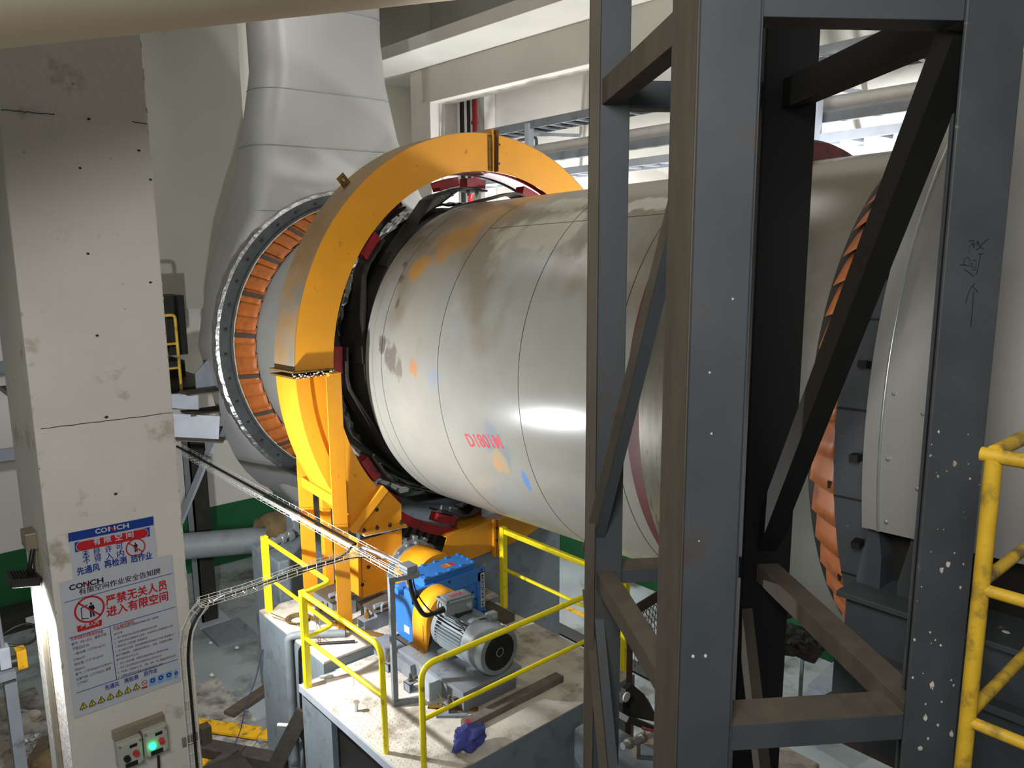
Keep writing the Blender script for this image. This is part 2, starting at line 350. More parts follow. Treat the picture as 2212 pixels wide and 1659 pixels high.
def sp(px, py, lift=0.008): return at(px, py, 1, CY-lift)
def quad(parent, name, material, pts, lift=0.010, label=None):
    return MB().prism([sp(x, y, lift) for x, y in pts], (0, 0.0012, 0)).build(name, material, parent, label=label)
PXM = 0.00405      # metres per picture pixel on the column face
def stext(parent, body, pL, pR, hpx, material, offset=0.012, lift=0.0125, label=None):
    A, B = sp(*pL, lift), sp(*pR, lift); return text(body, A, B, (0, 0, 1), hpx*PXM, material, 'lettering', parent, offset, label=label)
def ring(parent, c, rx, material, lift=0.012, slash=True, w=0.17, nm='prohibition_ring'):
    o = sp(*c, lift); r = rx*PXM; mb = MB(); n = 36
    rows = [[o+np.array([math.cos(2*PI*k/n)*q, 0, math.sin(2*PI*k/n)*q]) for k in range(n)] for q in (r, r*(1-w))]
    mb.grid(rows, True)
    if slash:
        d = unit((1, 0, -1))*r*0.93; s = unit((1, 0, 1))*r*w*0.45; mb.add([o-d-s, o+d-s, o+d+s, o-d+s], [(0, 1, 2, 3)])
    mb.build(nm, material, parent)
def figure(parent, c, h, material='signblack', lift=0.0115, door=False):
    o = sp(*c, lift); k = h*PXM; mb = MB(); X = np.array([1, 0, 0])*k; Z = np.array([0, 0, 1])*k
    def pl(q): mb.add([o+X*a+Z*b for a, b in q], [tuple(range(len(q)))])
    n = 14; pl([(0.07*math.cos(2*PI*i/n), .42+.09*math.sin(2*PI*i/n)) for i in range(n)])
    pl([(-.15,.3),(.15,.3),(.2,.05),(.13,.0),(.11,-.08),(-.11,-.08),(-.13,0),(-.2,.05)])
    pl([(-.11,-.08),(-.01,-.08),(-.02,-.5),(-.12,-.5)]); pl([(.01,-.08),(.11,-.08),(.16,-.48),(.05,-.48)])
    if door:
        pl([(-.62,.3),(-.57,.3),(-.57,-.5),(-.62,-.5)]); pl([(-.62,.3),(-.2,.42),(-.2,.36),(-.6,.25)]); pl([(-.62,-.45),(-.22,-.56),(-.22,-.5),(-.6,-.40)])
    mb.build('pictogram', material, parent)

# upper board
b1 = thing('notice_board', 'small blue-headed warning notice with red pill, partly behind the larger board', 'notice board', (1.52, CY-0.006, 3.5))
MB().box(1.214, 1.838, CY-0.006, CY, 3.50, 3.955).build('board', 'signwhite', b1)
quad(b1, 'blue_band', 'signblue', [(147,1152),(331,1115.5),(332,1134),(148,1171)], 0.008)
stext(b1, 'CO', (206,1154), (232,1148.8), 10, 'signwhite', 0.03); stext(b1, 'CH', (252,1145.2), (279,1140), 10, 'signwhite', 0.03); stext(b1, 'N', (234,1148.4), (250,1145.4), 10, 'signwhite', 0.03)
quad(b1, 'logo_slash', 'signred', [(237,1138.5),(242,1137.5),(249,1146),(244,1147)], 0.0145)
quad(b1, 'blue_panel', 'signblue', [(161,1172),(323,1138.5),(324,1158.5),(162.5,1193.5)], 0.008)
def pill(parent, c0, c1, r, material, lift):
    a, b = sp(*c0, lift), sp(*c1, lift); r *= PXM; P = []
    for i in range(13): t = PI/2+PI*i/12; P.append(a+np.array([math.cos(t)*r, 0, math.sin(t)*r]))
    for i in range(13): t = -PI/2+PI*i/12; P.append(b+np.array([math.cos(t)*r, 0, math.sin(t)*r]))
    MB().add(P, [tuple(range(len(P)))]).build('red_pill', material, parent)
pill(b1, (177,1180), (309,1152.5), 10.2, 'signwhite', 0.0095); pill(b1, (177,1180), (309,1152.5), 9.2, 'signred', 0.0105)
for ch, x, y in (('有',210,1177),('限',233,1172),('空',257,1167),('间',281,1162)): stext(b1, ch, (x-8,y+1.7), (x+8,y-1.7), 15, 'signwhite', 0.02)
for ch, x, y in (('未',186,1203),('经',210,1198),('许',235,1193),('可',259,1188),('不',188,1218),('得',212,1213),('入',237,1208),('内',261,1203)): stext(b1, ch, (x-7.5,y+1.6), (x+7.5,y-1.6), 14, 'signblue', 0.012)
for s, x0, y0, x1, y1 in (('先通风',167,1244,216,1232),('再检测',226,1228,274,1217),('后作业',283,1216,329,1207)): stext(b1, s, (x0,y0), (x1,y1), 16, 'signblue', 0.02)
ring(b1, (293,1182.5), 18.5, 'signred', w=0.13); figure(b1, (293,1182), 20)

# lower board
b2 = thing('notice_board', 'large white confined-space notice covered in small print and icons', 'notice board', (1.53, CY-0.012, 2.45))
MB().box(1.115, 1.95, CY-0.012, CY-0.006, 2.452, 3.588).build('board', 'signwhite', b2)
L2 = 0.0135
def rule(a, b, w=1.2): quad(b2, 'rule', 'signblue', [(a[0],a[1]-w/2),(b[0],b[1]-w/2),(b[0],b[1]+w/2),(a[0],a[1]+w/2)], L2)
rule((139,1302),(373,1238)); rule((149,1379),(379,1311)); rule((165,1497.5),(384.5,1424))
quad(b2, 'rule', 'signblue', [(236.5,1353),(238,1352.7),(252.5,1468.5),(251,1469)], L2)
stext(b2, 'CO', (150,1276.5), (180,1269), 11, 'signblack', 0.03, 0.015); stext(b2, 'CH', (194,1265.5), (224,1258), 11, 'signblack', 0.03, 0.015)
stext(b2, 'N', (180.5,1269), (193.5,1265.5), 11, 'signblack', 0.03, 0.015); quad(b2, 'logo_slash', 'signred', [(183,1258),(186,1257),(193,1268),(190,1269)], 0.0162)
stext(b2, '有限空间作业安全告知牌', (171,1286), (347,1239), 13, 'signblack', 0.012, 0.015)
stext(b2, '严禁无关人员', (229,1310), (362,1273), 22, 'signred', 0.022, 0.015); stext(b2, '进入有限空间', (231,1334), (364,1297), 22, 'signred', 0.022, 0.015)
ring(b2, (193.5,1316), 27, 'signred', 0.0165, w=0.13); figure(b2, (198,1317), 30, lift=0.0155, door=True)
quad(b2, 'red_box', 'signred', [(166,1353),(220,1338),(220,1351),(168,1366)], L2); stext(b2, '严禁入内', (175,1359), (213,1348), 9, 'signwhite', 0.02, 0.016)
stext(b2, '危害因素检测数据控制值', (153.5,1384.5), (223,1366.5), 7, 'signred', 0.012, 0.015)
for s, x0, y0, x1, y1 in (('氧气: 19%~21%、富氧环境',155,1396,230,1373),('不超过23.5%',157,1406,193,1395.5),('一氧化碳: 小于20mg/m3',158.5,1418,227,1396),('(16ppm)',159.5,1429.5,184.5,1421.5),('硫化氢: 小于10mg/m3',161,1440,223,1419),('(6ppm)',162.5,1451,183,1444.5),('氨气: 小于20mg/m3(24ppm)',163.5,1461.5,243,1434),('可燃气体: 小于10%LEL,温度',165,1472.5,240,1446),('小于40C',167,1481.5,190,1473)):
    stext(b2, s, (x0,y0), (x1,y1), 6.5, 'signblack', 0.004, 0.015)
stext(b2, '安全操作规程:', (244,1361), (291,1346), 7.5, 'signred', 0.012, 0.015)
LN = ['1、有限空间作业前按工艺规程制定专项操作方案，并由监管','做好记录','2、进入有限空间作业必须办理有限空间作业票','3、有限空间作业需有专人监护，并保持内外互相联络方法和','4、有限空间出入口应无障碍，保证畅通无阻','5、进入前应过可燃、有毒有害物质检测合格后方可进入氧含量大于','备应可靠隔离，上锁挂牌切断动力，电源，有害物料源等','要符合有关安全作业人员','6、作业人员应穿戴、佩带符合要求的劳动工具和防护用品','7、作业人员必须经过培训合格并持证上岗作业方式','8、作业前、后应清点人员、工具、材料、防止遗留在有限空间内','9、必要时有限空间外配备应急救护用具和灭火器材']
for i, s in enumerate(LN):
    y = 1364+i*9.2; x = 245+i*0.95; wd = {0:98,1:19,2:93,3:127,4:70,5:128,6:123,7:47,8:112,9:97,10:127,11:98}[i]
    stext(b2, s, (x,y), (x+wd*0.99, y-wd*0.30), 4.6, 'signblack', 0.002, 0.015)
for s, x0, y0, x1, y1 in (('先通风',227,1492,258,1482),('再检测',269,1477,299,1467),('后作业',311,1462,340,1452)): stext(b2, s, (x0,y0), (x1,y1), 11, 'signblue', 0.018, 0.015)
for x, y in ((180,1524),(199.5,1517.5),(219,1510.5),(238.5,1503.5),(257.5,1496.5),(276,1489.5),(294.5,1482.5)):
    o = sp(x, y, 0.0145); k = 7.5*PXM
    MB().add([o+np.array(p)*k for p in ((-1,0,-.85),(1,0,-.85),(0,0,.95))], [(0,1,2)]).build('warning_triangle', 'signblack', b2)
    o = sp(x, y, 0.0155); MB().add([o+np.array(p)*k for p in ((-.72,0,-.7),(.72,0,-.7),(0,0,.66))], [(0,1,2)]).build('triangle_fill', 'signyellow', b2)
    stext(b2, '!', (x-1.1,y+5), (x+1.1,y+4.4), 7.5, 'signblack', 0.02, 0.0165); stext(b2, '注意安全', (x-7,y+11.5), (x+7,y+7.5), 2.6, 'signblack', 0.0, 0.0155)
ring(b2, (312,1475), 5.6, 'signred', 0.0155, w=0.2); quad(b2, 'red_box', 'signred', [(306,1485),(319,1481),(319,1485),(306,1489)], L2)
for x, y in ((330,1471),(347.5,1465),(365,1459)):
    quad(b2, 'icon_square', 'signlight', [(x-7.5,y-6),(x+7.5,y-11),(x+7.5,y+8),(x-7.5,y+13)], L2); ring(b2, (x,y-1), 5, 'signblue', 0.0155, slash=False, w=0.55, nm='mandatory_icon')
quad(b2, 'icon_square', 'signlight', [(376,1448),(383,1446),(384.5,1464),(376.5,1467)], L2); ring(b2, (380.5,1454), 3.6, 'signblue', 0.0155, slash=False, w=0.6, nm='mandatory_icon')

# control station
cs = thing('control_station', 'twin push-button control box with lit green button below the notice boards', 'control box', (1.56, CY, 1.85))
z0 = sp(300, 1580)[2]
MB().box(1.365, 1.765, CY-0.055, CY, z0+0.02, z0+0.10).build('mounting_plate', 'conduit', cs, bevel=0.006)
def cbox(x0, x1, z, lit):
    MB().box(x0, x1, CY-0.115, CY-0.01, z-0.235, z).build('housing', 'boxgrey', cs, bevel=0.008)
    MB().box(x0+.012, x1-.012, CY-0.124, CY-0.113, z-0.225, z-0.012).build('front_plate', 'boxgrey', cs, bevel=0.003)
    f = CY-0.124; xm = (x0+x1)/2
    MB().box(xm-.005, xm+.052, f-.003, f, z-0.062, z-.036).build('name_plate', 'black', cs)
    MB().box(xm-.05, xm+.045, f-.003, f, z-0.225, z-.185).build('name_plate', 'black', cs)
    b = MB().cyl((xm-.035, f, z-.135), (xm-.035, f-.03, z-.135), .026, .024).build('push_button', 'greenlamp' if lit else 'black', cs, smooth=40, label='lit green push button' if lit else None)
    MB().cyl((xm+.036, f, z-.118), (xm+.036, f-.034, z-.118), .025, .022).build('push_button', 'redpaint', cs, smooth=40, label='red push button')
    mb = MB()
    for a in (x0+.016, x1-.016):
        for c in (z-.018, z-.218): mb.cyl((a, f, c), (a, f-.012, c), .010, n=10)
    mb.build('cover_screw', 'conduit', cs)
    MB().cyl((xm+.02, CY-.06, z-.235), (xm+.02, CY-.06, z-.27), .018, n=12).build('cable_gland', 'boxgrey', cs)
cbox(1.372, 1.560, z0+0.015, False); cbox(1.572, 1.760, z0+0.035, True)
tag(MB().tube(bend([(1.686, CY-.06, z0-.235), (1.684, CY-.06, z0-.32), (1.66, CY-.05, z0-.7), (1.66, CY-.02, 0.02)], .1), .011, 8).build('cable', 'black'), 'short black cable dropping out of the push-button box', 'cable')

# conduits, junction box, lamps on the narrow flank of the column
tag(MB().tube([(1.055, 6.98, 0.02), (1.055, 6.98, 3.77)], .02, 10).build('conduit', 'conduit', smooth=60), 'thin steel conduit running up the narrow flank of the white column', 'conduit', 'conduits on the column flank')
tag(MB().tube([(1.055, 7.05, 0.02), (1.055, 7.05, 3.77)], .02, 10).build('conduit', 'conduit', smooth=60), 'thin steel conduit running up the narrow flank of the white column', 'conduit', 'conduits on the column flank')
tag(MB().box(0.985, 1.07, 6.92, 7.12, 3.76, 3.90).build('junction_box', 'conduit', bevel=.01), 'small grey junction box above the conduits on the column flank', 'junction box')
fl = thing('floodlight', 'dark slim floodlight sticking out from the column flank beside the conduits', 'floodlight', (1.03, 6.9, 3.1))
MB().obox((0.945, 6.95, 3.54), np.array([.10, 0, -.02]), (0, .11, 0), np.array([.008, 0, .035])).build('housing', 'blacksteel', fl, bevel=.008)
mb = MB()
for i in range(9): mb.obox(np.array([.865+.02*i, 6.95, 3.592-.004*i]), (.004, 0, 0), (0, .10, 0), (0, 0, .014))
mb.build('cooling_fins', 'blacksteel', fl)
MB().obox((0.94, 6.95, 3.503), np.array([.085, 0, -.017]), (0, .09, 0), np.array([.001, 0, .003])).build('lens', 'lampglow', fl)
MB().bar((1.0, 6.95, 3.50), (1.07, 6.95, 3.49), .05, .03).build('bracket', 'blacksteel', fl)
tag(MB().tube(bend([(1.03, 6.93, 3.77), (1.0, 6.9, 3.68), (0.98, 6.9, 3.60), (1.02, 6.93, 3.50)], .15), .017, 8).build('cable', 'black', smooth=60), 'thick black cable looping from the junction box down to the dark floodlight', 'cable')
fl2 = thing('floodlight', 'floodlight on the hidden flank of the white column, facing the kiln', 'floodlight', (2.1, 7.12, 3.4))
MB().obox((2.13, 7.12, 3.45), (.025, 0, 0), (0, .08, 0), (0, 0, .07)).build('housing', 'blacksteel', fl2, bevel=.006)
MB().obox((2.16, 7.12, 3.45), (.004, 0, 0), (0, .07, 0), (0, 0, .06)).build('lens', 'lampglow', fl2)
MB().box(2.06, 2.11, 7.10, 7.14, 3.40, 3.50).build('bracket', 'blacksteel', fl2)
# ================================================================== the kiln
kiln = thing('rotary_kiln', 'huge beige rotating kiln drum running through the hall', 'kiln', (6.42, 4.5, 2.9))
KO = WLOC['rotary_kiln']
T_LIP = 7.69
# painted shell with plate seams
prof = [(1.0, 1.85), (1.0, KR), (T_LIP-0.14, KR), (T_LIP-0.14, KR+.004), (T_LIP, KR+.004), (T_LIP, 1.84)]
sh = MB().lathe(K, prof, n=180, closed_prof=False).build('shell', 'shell', kiln, smooth=30)
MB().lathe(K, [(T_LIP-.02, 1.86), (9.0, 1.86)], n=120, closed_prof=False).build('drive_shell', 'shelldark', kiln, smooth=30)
MB().lathe(K, [(8.6, 1.86), (8.6, KR), (11.6, KR), (11.6, 1.7)], n=120, closed_prof=False).build('feed_end_shell', 'shellgrey', kiln, smooth=30)
for t in (4.02, 5.12, 6.32, 7.36):
    mb = MB(); n = 180
    rows = [[K(t+d+0.004*math.sin(7*2*PI*k/n), KR+q, 2*PI*k/n) for k in range(n)] for d, q in ((-.0035, .0012), (.0035, .0012))]
    mb.grid(rows, True).build('weld_seam', 'shelldark', kiln)
# lengthwise seam
mb = MB(); a = math.radians(128)
mb.grid([[K(t, KR+.0015, a+d) for t in np.linspace(4.02, 6.32, 20)] for d in (-.0015, .0015)]).build('weld_seam', 'shelldark', kiln)
def dpt(px, py): return ondrum(px, py)
SP = []
def S(px, py, rt, rz, colr, amt, ns=3.0):
    SP.append((dpt(px, py), (max(rz, .05)*1.0, rt, rz), colr, amt, ns))
SP.append(((6.42, 4.5, 6.85), (2.4, 12.0, 1.95), '7d7362', .75, 1.1)); SP.append(((6.2, 2.0, 6.6), (2.4, 2.2, 1.5), '7d7362', .6, 1.5))
S(975, 520, .42, .34, 'b0832f', .62, 2.0); S(905, 575, .2, .16, 'c08a2a', .6, 3.0)
S(1180, 500, .75, .30, 'b4b2a4', .9, 2.4); S(1290, 545, .28, .16, 'b4b3a8', .7, 4); S(1100, 560, .3, .18, '9a9a92', .6, 4); S(1400, 440, .35, .12, 'c9c8c2', .8, 4)
S(1230, 440, .5, .16, 'aeada2', .6, 4); S(940, 490, .22, .14, '7c7266', .6, 4)
S(843, 775, .13, .20, '6a645c', .85, 7); S(825, 745, .08, .12, '5c564f', .85, 8); S(860, 800, .07, .12, '6f6a62', .8, 9); S(893, 795, .07, .11, 'b07c52', .8, 6); S(936, 815, .13, .13, '87909a', .75, 8)
S(868, 600, .05, .07, '5a5049', .7, 6); S(858, 655, .04, .09, '5a5049', .7, 6); S(875, 570, .05, .05, '5a5049', .7, 6); S(985, 660, .1, .08, '9a9a94', .6, 9); S(980, 710, .1, .08, '93969a', .6, 9)
S(1075, 965, .20, .24, '7d868e', .8, 5); S(1080, 1000, .12, .13, 'b29a6a', .6, 7); S(1075, 1003, .08, .11, 'b28f6e', .7, 8); S(1137, 1040, .05, .17, '5a86c4', .85, 3); S(1085, 1075, .07, .08, '8f8f88', .7, 9)
S(1790, 345, .25, .12, 'd6d3ca', .8, 6)
blob('shell', KO, SP)
# red scrawl painted on the shell
vs, fs = text_mesh('D1801M', 0.012)
if len(vs):
    lo, hi = vs.min(0), vs.max(0); p0, p1 = dpt(1010, 963), dpt(1082, 968); q0 = dpt(1009, 938)
    t0, t1 = (p0-KC)@KAX, (p1-KC)@KAX
    def ang(p): d = p-KC; return math.atan2(d@KE2, d@KE1)
    a0, a1, au = ang(p0), ang(p1), ang(q0)-ang(p0)
    P = []
    for v in vs:
        u = (v[0]-lo[0])/(hi[0]-lo[0]); h = (v[1]-lo[1])/(hi[1]-lo[1])
        P.append(K(t0+(t1-t0)*u+0.05*(1-h)*-1, KR+.002, a0+(a1-a0)*u+au*h))
    MB().add(P, fs).build('painted_scrawl', 'redpaint', kiln)
# tyre with red flanks
MB().lathe(K, [(3.40, 1.9), (3.40, 2.06), (3.405, 2.075), (3.615, 2.075), (3.62, 2.06), (3.62, 1.9)], n=160).build('tyre', 'polished', kiln, smooth=40)
MB().lathe(K, [(3.36, 1.9), (3.36, 2.05), (3.40, 2.055), (3.40, 1.9)], n=140).build('retaining_ring', 'red', kiln, smooth=30)
MB().lathe(K, [(3.62, 1.9), (3.62, 2.02), (3.70, 2.0), (3.86, 1.93), (3.86, 1.9)], n=140).build('retaining_ring', 'maroon', kiln, smooth=30)
# girth gear: rim, teeth, spring plates with red pads
MB().lathe(K, [(7.86, 2.285), (7.86, 2.40), (8.14, 2.40), (8.14, 2.285)], n=140).build('gear_rim', 'red', kiln, smooth=30)
mb = MB(); nt_ = 128
P = []
for i in range(nt_):
    for d, r in ((-.30, 2.40), (-.22, 2.54), (.22, 2.54), (.30, 2.40)):
        P.append((r, 2*PI*(i+d)/nt_))
n = len(P)
mb.grid([[K(7.87, 2.38, a) for r, a in P], [K(7.87, r, a) for r, a in P], [K(8.13, r, a) for r, a in P], [K(8.13, 2.38, a) for r, a in P]], True)
mb.build('gear_teeth', 'darksteel', kiln)
for row, (tt, off) in enumerate(((7.80, 105), (8.12, 123))):
    for k in range(10):
        a = rad(off+36*k)
        pad = MB().lathe(K, [(tt, 2.13), (tt, 2.24), (tt+.16, 2.24), (tt+.16, 2.13)], a-rad(4.5), a+rad(3.5), n=6).build('pad', 'red', kiln)
        P0 = []
        for (r, da) in ((2.115, -4.5), (2.115, 5), (2.10, 8.5), (1.90, 31), (1.88, 37)):
            P0.append((r, a+rad(da)))
        mb = MB(); rows = []
        for r, aa in P0: rows.append([K(tt-.05, r, aa), K(tt+.22, r, aa), K(tt+.22, r-.025, aa), K(tt-.05, r-.025, aa)])
        mb.grid(rows, True); mb.f.append((0, 1, 2, 3)); m4 = len(rows)*4; mb.f.append((m4-4, m4-3, m4-2, m4-1))
        mb.build('spring_plate', 'darksteel', kiln)
        mb = MB()
        for da in (-2.5, 1.5): p = K(tt+.08, 2.09, a+rad(da)); d = KC+KAX*(tt+.08)-p; mb.bolt(p, d, .024, .035); mb.bolt(p+unit(d)*.035, d, .014, .03)
        mb.build('pad_bolts', 'greysteel', kiln)
# crumpled heat-shield foil lying against the shell behind the springs
rows = []
for i in range(14):
    t = 8.25+i*.028; rows.append([K(t, 1.93+.05*noise.noise(Vector((i*.7, k*.55, 3)))+.025*abs(noise.noise(Vector((i*1.9, k*1.3, 7)))), 2*PI*k/220) for k in range(220)])
MB().grid(rows, True).build('foil_wrap', 'foil', kiln, smooth=25)

# ------------------------------------------------------------------ feed-end hood with its leaf seal
hood = thing('kiln_inlet_hood', 'tall grey sheet-metal hood at the far end of the kiln, tapering into a duct', 'kiln hood', (6.4, 12.2, 1.4))
TH = 11.06; Y0 = 11.08
SEC = [(1.4, 5.9, 6.9, 12.4, .1), (2.3, 5.1, 7.7, 12.2, .15), (3.0, 4.65, 8.2, 12.0, .2), (3.7, 4.30, 8.6, 11.85, .2), (4.7, 4.10, 8.75, 11.8, .15), (5.5, 4.27, 8.6, 11.8, .15), (6.1, 4.55, 8.35, 12.05, .18), (6.6, 4.83, 8.0, 12.35, .2), (7.3, 4.93, 7.65, 12.1, .3), (7.8, 4.97, 7.45, 11.95, .35), (8.6, 5.10, 7.28, 11.9, .4), (9.3, 5.08, 7.2, 11.85, .38), (10.2, 5.02, 7.2, 11.8, .35), (11.1, 5.02, 7.2, 11.8, .35)]
def section(z, x0, x1, y1, rc, n=8):
    P = []
    for cx_, cy_, s in ((x0+rc, Y0+rc, PI), (x1-rc, Y0+rc, 1.5*PI), (x1-rc, y1-rc, 0), (x0+rc, y1-rc, .5*PI)):
        for i in range(n+1): a = s+PI/2*i/n; P.append((cx_+rc*math.cos(a), cy_+rc*math.sin(a), z))
    return P
rows = []
zs = np.linspace(1.4, 11.1, 60)
cols = list(zip(*SEC))
for z in zs:
    q = [float(np.interp(z, cols[0], c)) for c in cols[1:]]; rows.append(section(z, *q))
hb = MB().grid(rows, True).build('hood_body', 'hoodpaint', hood, smooth=35)
for z in (9.55, 8.35, 7.55, 6.62):
    q = [float(np.interp(z, cols[0], c)) for c in cols[1:]]
    P = section(z, *q); cxy = np.array([6.2, 11.8, z]); P = [np.array(p)+unit(np.array(p)-cxy)*.003 for p in P]
    MB().tube(P, .006, 5, closed=True).build('sheet_lap', 'greysteel', hood)
# tab bracket below the hood, lower skirt sheets
sk = MB(); R0 = []
for i in range(13):
    a = rad(190+i*7.0); q_ = min(1, .12+i*.16); R0.append([K(11.02+(t-11.02)*q_, 2.30+.33*s*q_+.02*noise.noise(Vector((i*.9, s*3, 1))), a) for t, s in ((11.02, 0), (11.06, .3), (11.25, .75), (11.5, 1.1))])
sk.grid(R0).build('skirt_sheet', 'sheet', hood, smooth=40)
# seal flange
MB().lathe(K, [(10.96, 2.10), (10.96, 2.29), (11.04, 2.29), (11.04, 2.10)], n=120).build('seal_flange', 'flangesteel', hood, smooth=30)
MB().lathe(K, [(10.90, 2.115), (10.90, 2.15), (10.96, 2.15), (10.96, 2.115)], n=120).build('seal_flange_lip', 'flangesteel', hood, smooth=30)
MB().tube([K(10.90, 2.112, 2*PI*i/120)+KE1*0.003*RND.uniform(-1, 1) for i in range(120)], .011, 6, closed=True).build('sealing_rope', 'rope', hood)
mb = MB()
for i in range(40): a = 2*PI*i/40; mb.bolt(K(10.96, 2.22, a), -KAX, .018, .03)
mb.build('flange_bolts', 'darksteel', hood)
rows = []
for i in range(220):
    a = 2*PI*i/220; w_ = abs(math.sin(i*.7))
    rows.append([K(10.98, 2.29, a), K(11.0, 2.32+.018*w_, a), K(11.08, 2.35+.015*abs(math.sin(i*.7+1)), a)])
MB().grid(rows+[rows[0]]).build('foil_edge', 'foil', hood, smooth=20)
NS = 66
for i in range(NS):
    a0 = 2*PI*i/NS; a1 = a0+2*PI/NS*1.25; rows = []
    for j in range(6):
        s = j/5; t = 10.93-.33*s; r = 2.095-.185*s**1.3
        rows.append([K(t, r+.010*k, a0+(a1-a0)*k/3) for k in range(4)])
    lf = MB().grid(rows).build('seal_leaf', 'orange', hood, smooth=40, solid=.004)
    mb = MB(); mb.bolt(K(10.90, 2.085, a0+.05), -(K(10.9, 1, a0)-K(10.9, 0, a0)), .012, .02)
    MB().bolt(K(10.89, 2.083, a0+.06), K(0, 0, 0)-K(0, 1, a0+.06), .012, .02).build('leaf_bolt', 'blacksteel', lf)
for i in range(0, 22):
    a0 = 2*PI*(i*3+1)/NS; rows = []
    for j in range(6):
        s = j/5; t = 10.92-.34*s; r = 2.085-.185*s**1.3
        rows.append([K(t, r+.036, a0+.05+.028*k) for k in range(2)])
    MB().grid(rows).build('hold_down_strap', 'clip', hood, solid=.006)

# ------------------------------------------------------------------ discharge-end casing
dis = thing('kiln_discharge_hood', 'grey sheet-metal casing closing the near end of the kiln, behind the tower', 'kiln hood', (6.42, 0.6, 2.2))
MB().lathe(K, [(2.12, 2.08), (2.12, 2.14), (1.0, 2.14), (1.0, 2.08)], n=120).build('seal_drum', 'spotsteel', dis, smooth=30)
for i in range(26):
    a = 2*PI*i/26; mb = MB()
    for t in (2.0,): mb.obox(K(t-.02, 2.17, a), KAX*.025, (K(0, 1, a)-K(0, 0, a))*.03, np.cross(KAX, K(0, 1, a)-K(0, 0, a))*.02)
    MB().obox(K(1.98, 2.142, a+.12), KAX*.14, (K(0, 1, a)-K(0, 0, a))*.004, np.cross(KAX, K(0, 1, a)-K(0, 0, a))*.004).build('plate_joint', 'blacksteel', dis)
    mb.build('clamp_lug', 'blacksteel', dis)
MB().lathe(K, [(1.83, 2.14), (1.83, 2.40), (1.80, 2.40), (1.80, 2.14)], rad(20), rad(187.5), n=90).build('rim_plate', 'sheet', dis, smooth=30)
MB().lathe(K, [(1.83, 2.40), (1.83, 2.41), (-2.5, 2.41), (-2.5, 2.40)], rad(20), rad(187.5), n=90).build('casing_sheet', 'hoodpaint', dis, smooth=30)
MB().tube([K(1.745, 2.413, rad(20+167.5*i/60)) for i in range(61)], .008, 6).build('folded_seam', 'galv', dis, smooth=60)
mb = MB()
for a_ in (170, 178, 186): mb.ball(K(1.70, 2.412, rad(a_)), .012, 5)
for a_ in (172, 181): mb.ball(K(1.55, 2.412, rad(a_)), .012, 5)
mb.build('rivets', 'galv', dis)
NS2 = 60
for i in range(NS2):
    a0 = 2*PI*i/NS2; a1 = a0+2*PI/NS2*1.2; rows = []
    for j in range(6):
        s = j/5; t = 2.10+.24*s; r = 2.075-.155*s**1.2
        rows.append([K(t+.012*k, r+.008*k, a0+(a1-a0)*k/3) for k in range(4)])
    MB().grid(rows).build('seal_leaf', 'orange', dis, smooth=40, solid=.004)
for i in range(0, 20):
    a0 = 2*PI*(i*3+1)/NS2
    MB().obox(K(2.16, 2.06, a0), KAX*.03, (K(0, 1, a0)-K(0, 0, a0))*.02, np.cross(KAX, K(0, 1, a0)-K(0, 0, a0))*.022).build('leaf_clamp', 'blacksteel', dis)
MB().tube([K(2.16, 2.062, 2*PI*i/90) for i in range(90)], .004, 5, closed=True).build('tension_wire', 'conduit', dis)
MB().lathe(K, [(2.33, 1.90), (2.33, 1.93), (2.40, 1.92), (2.40, 1.90)], n=120).build('dark_band', 'shelldark', dis, smooth=30)  # dark band around the drum beside the seal leaves
# saddle fins and girders carrying the casing
gx = at(1895, 1250, 1, 1.7)
sup = thing('hood_support', 'dark steel girder with upright saddle fins under the near casing', 'support girder', (5.0, 1.2, 2.6))
for F in (((1849, 1274), (1850, 1242), (1875, 1152), (1876, 1131), (1897, 1134), (1904, 1206), (1899, 1280)), ((1937, 1299), (1938, 1260), (1966, 1175), (1972, 1150), (1993, 1152), (1998, 1230), (1990, 1310))):
    MB().prism([at(x, y, 0, 4.08) for x, y in F], (.9, 0, 0)).build('saddle_fin', 'spotsteel', sup)
MB().lathe(K, [(1.76, 2.22), (1.76, 2.26), (-2.0, 2.26), (-2.0, 2.22)], rad(187), rad(300), n=50).build('saddle', 'darksteel', sup, smooth=30)
g0 = at(1806, 1275, 0, 3.9); zt = g0[2]
MB().box(3.9, 7.5, -1.6, g0[1], zt-.03, zt).build('top_flange', 'spotsteel', sup, bevel=.004)
MB().box(3.96, 7.4, -1.6, g0[1]-.03, zt-.30, zt-.03).build('web', 'steelblue', sup)
MB().box(3.88, 7.5, -1.6, g0[1]+.02, zt-.34, zt-.30).build('lower_flange', 'spotsteel', sup, bevel=.004)
MB().box(3.93, 7.4, -1.6, g0[1]+.0, zt-.85, zt-.34).build('bottom_girder', 'steelblue', sup)
MB().prism([(3.93, g0[1], zt-.85), (7.2, g0[1], zt-.85), (7.2, g0[1]-1.2, zt-.85), (3.93, g0[1]-1.2, zt-.85)], (0, 0, -.03)).build('base_plate', 'duststeel', sup)
for x in (4.3, 6.8): MB().box(x-.15, x+.15, g0[1]-.9, g0[1]-.6, 0, zt-.88).build('leg', 'steelblue', sup)
mb = MB()
for i in range(26): mb.ball((RND.uniform(3.9, 4.3), RND.uniform(-.6, g0[1]), RND.choice((zt, zt-.30))+.004), RND.uniform(.01, .03), 4, (1, RND.uniform(.7, 1.8), .5))
mb.build('paint_flakes', 'concrete', sup)
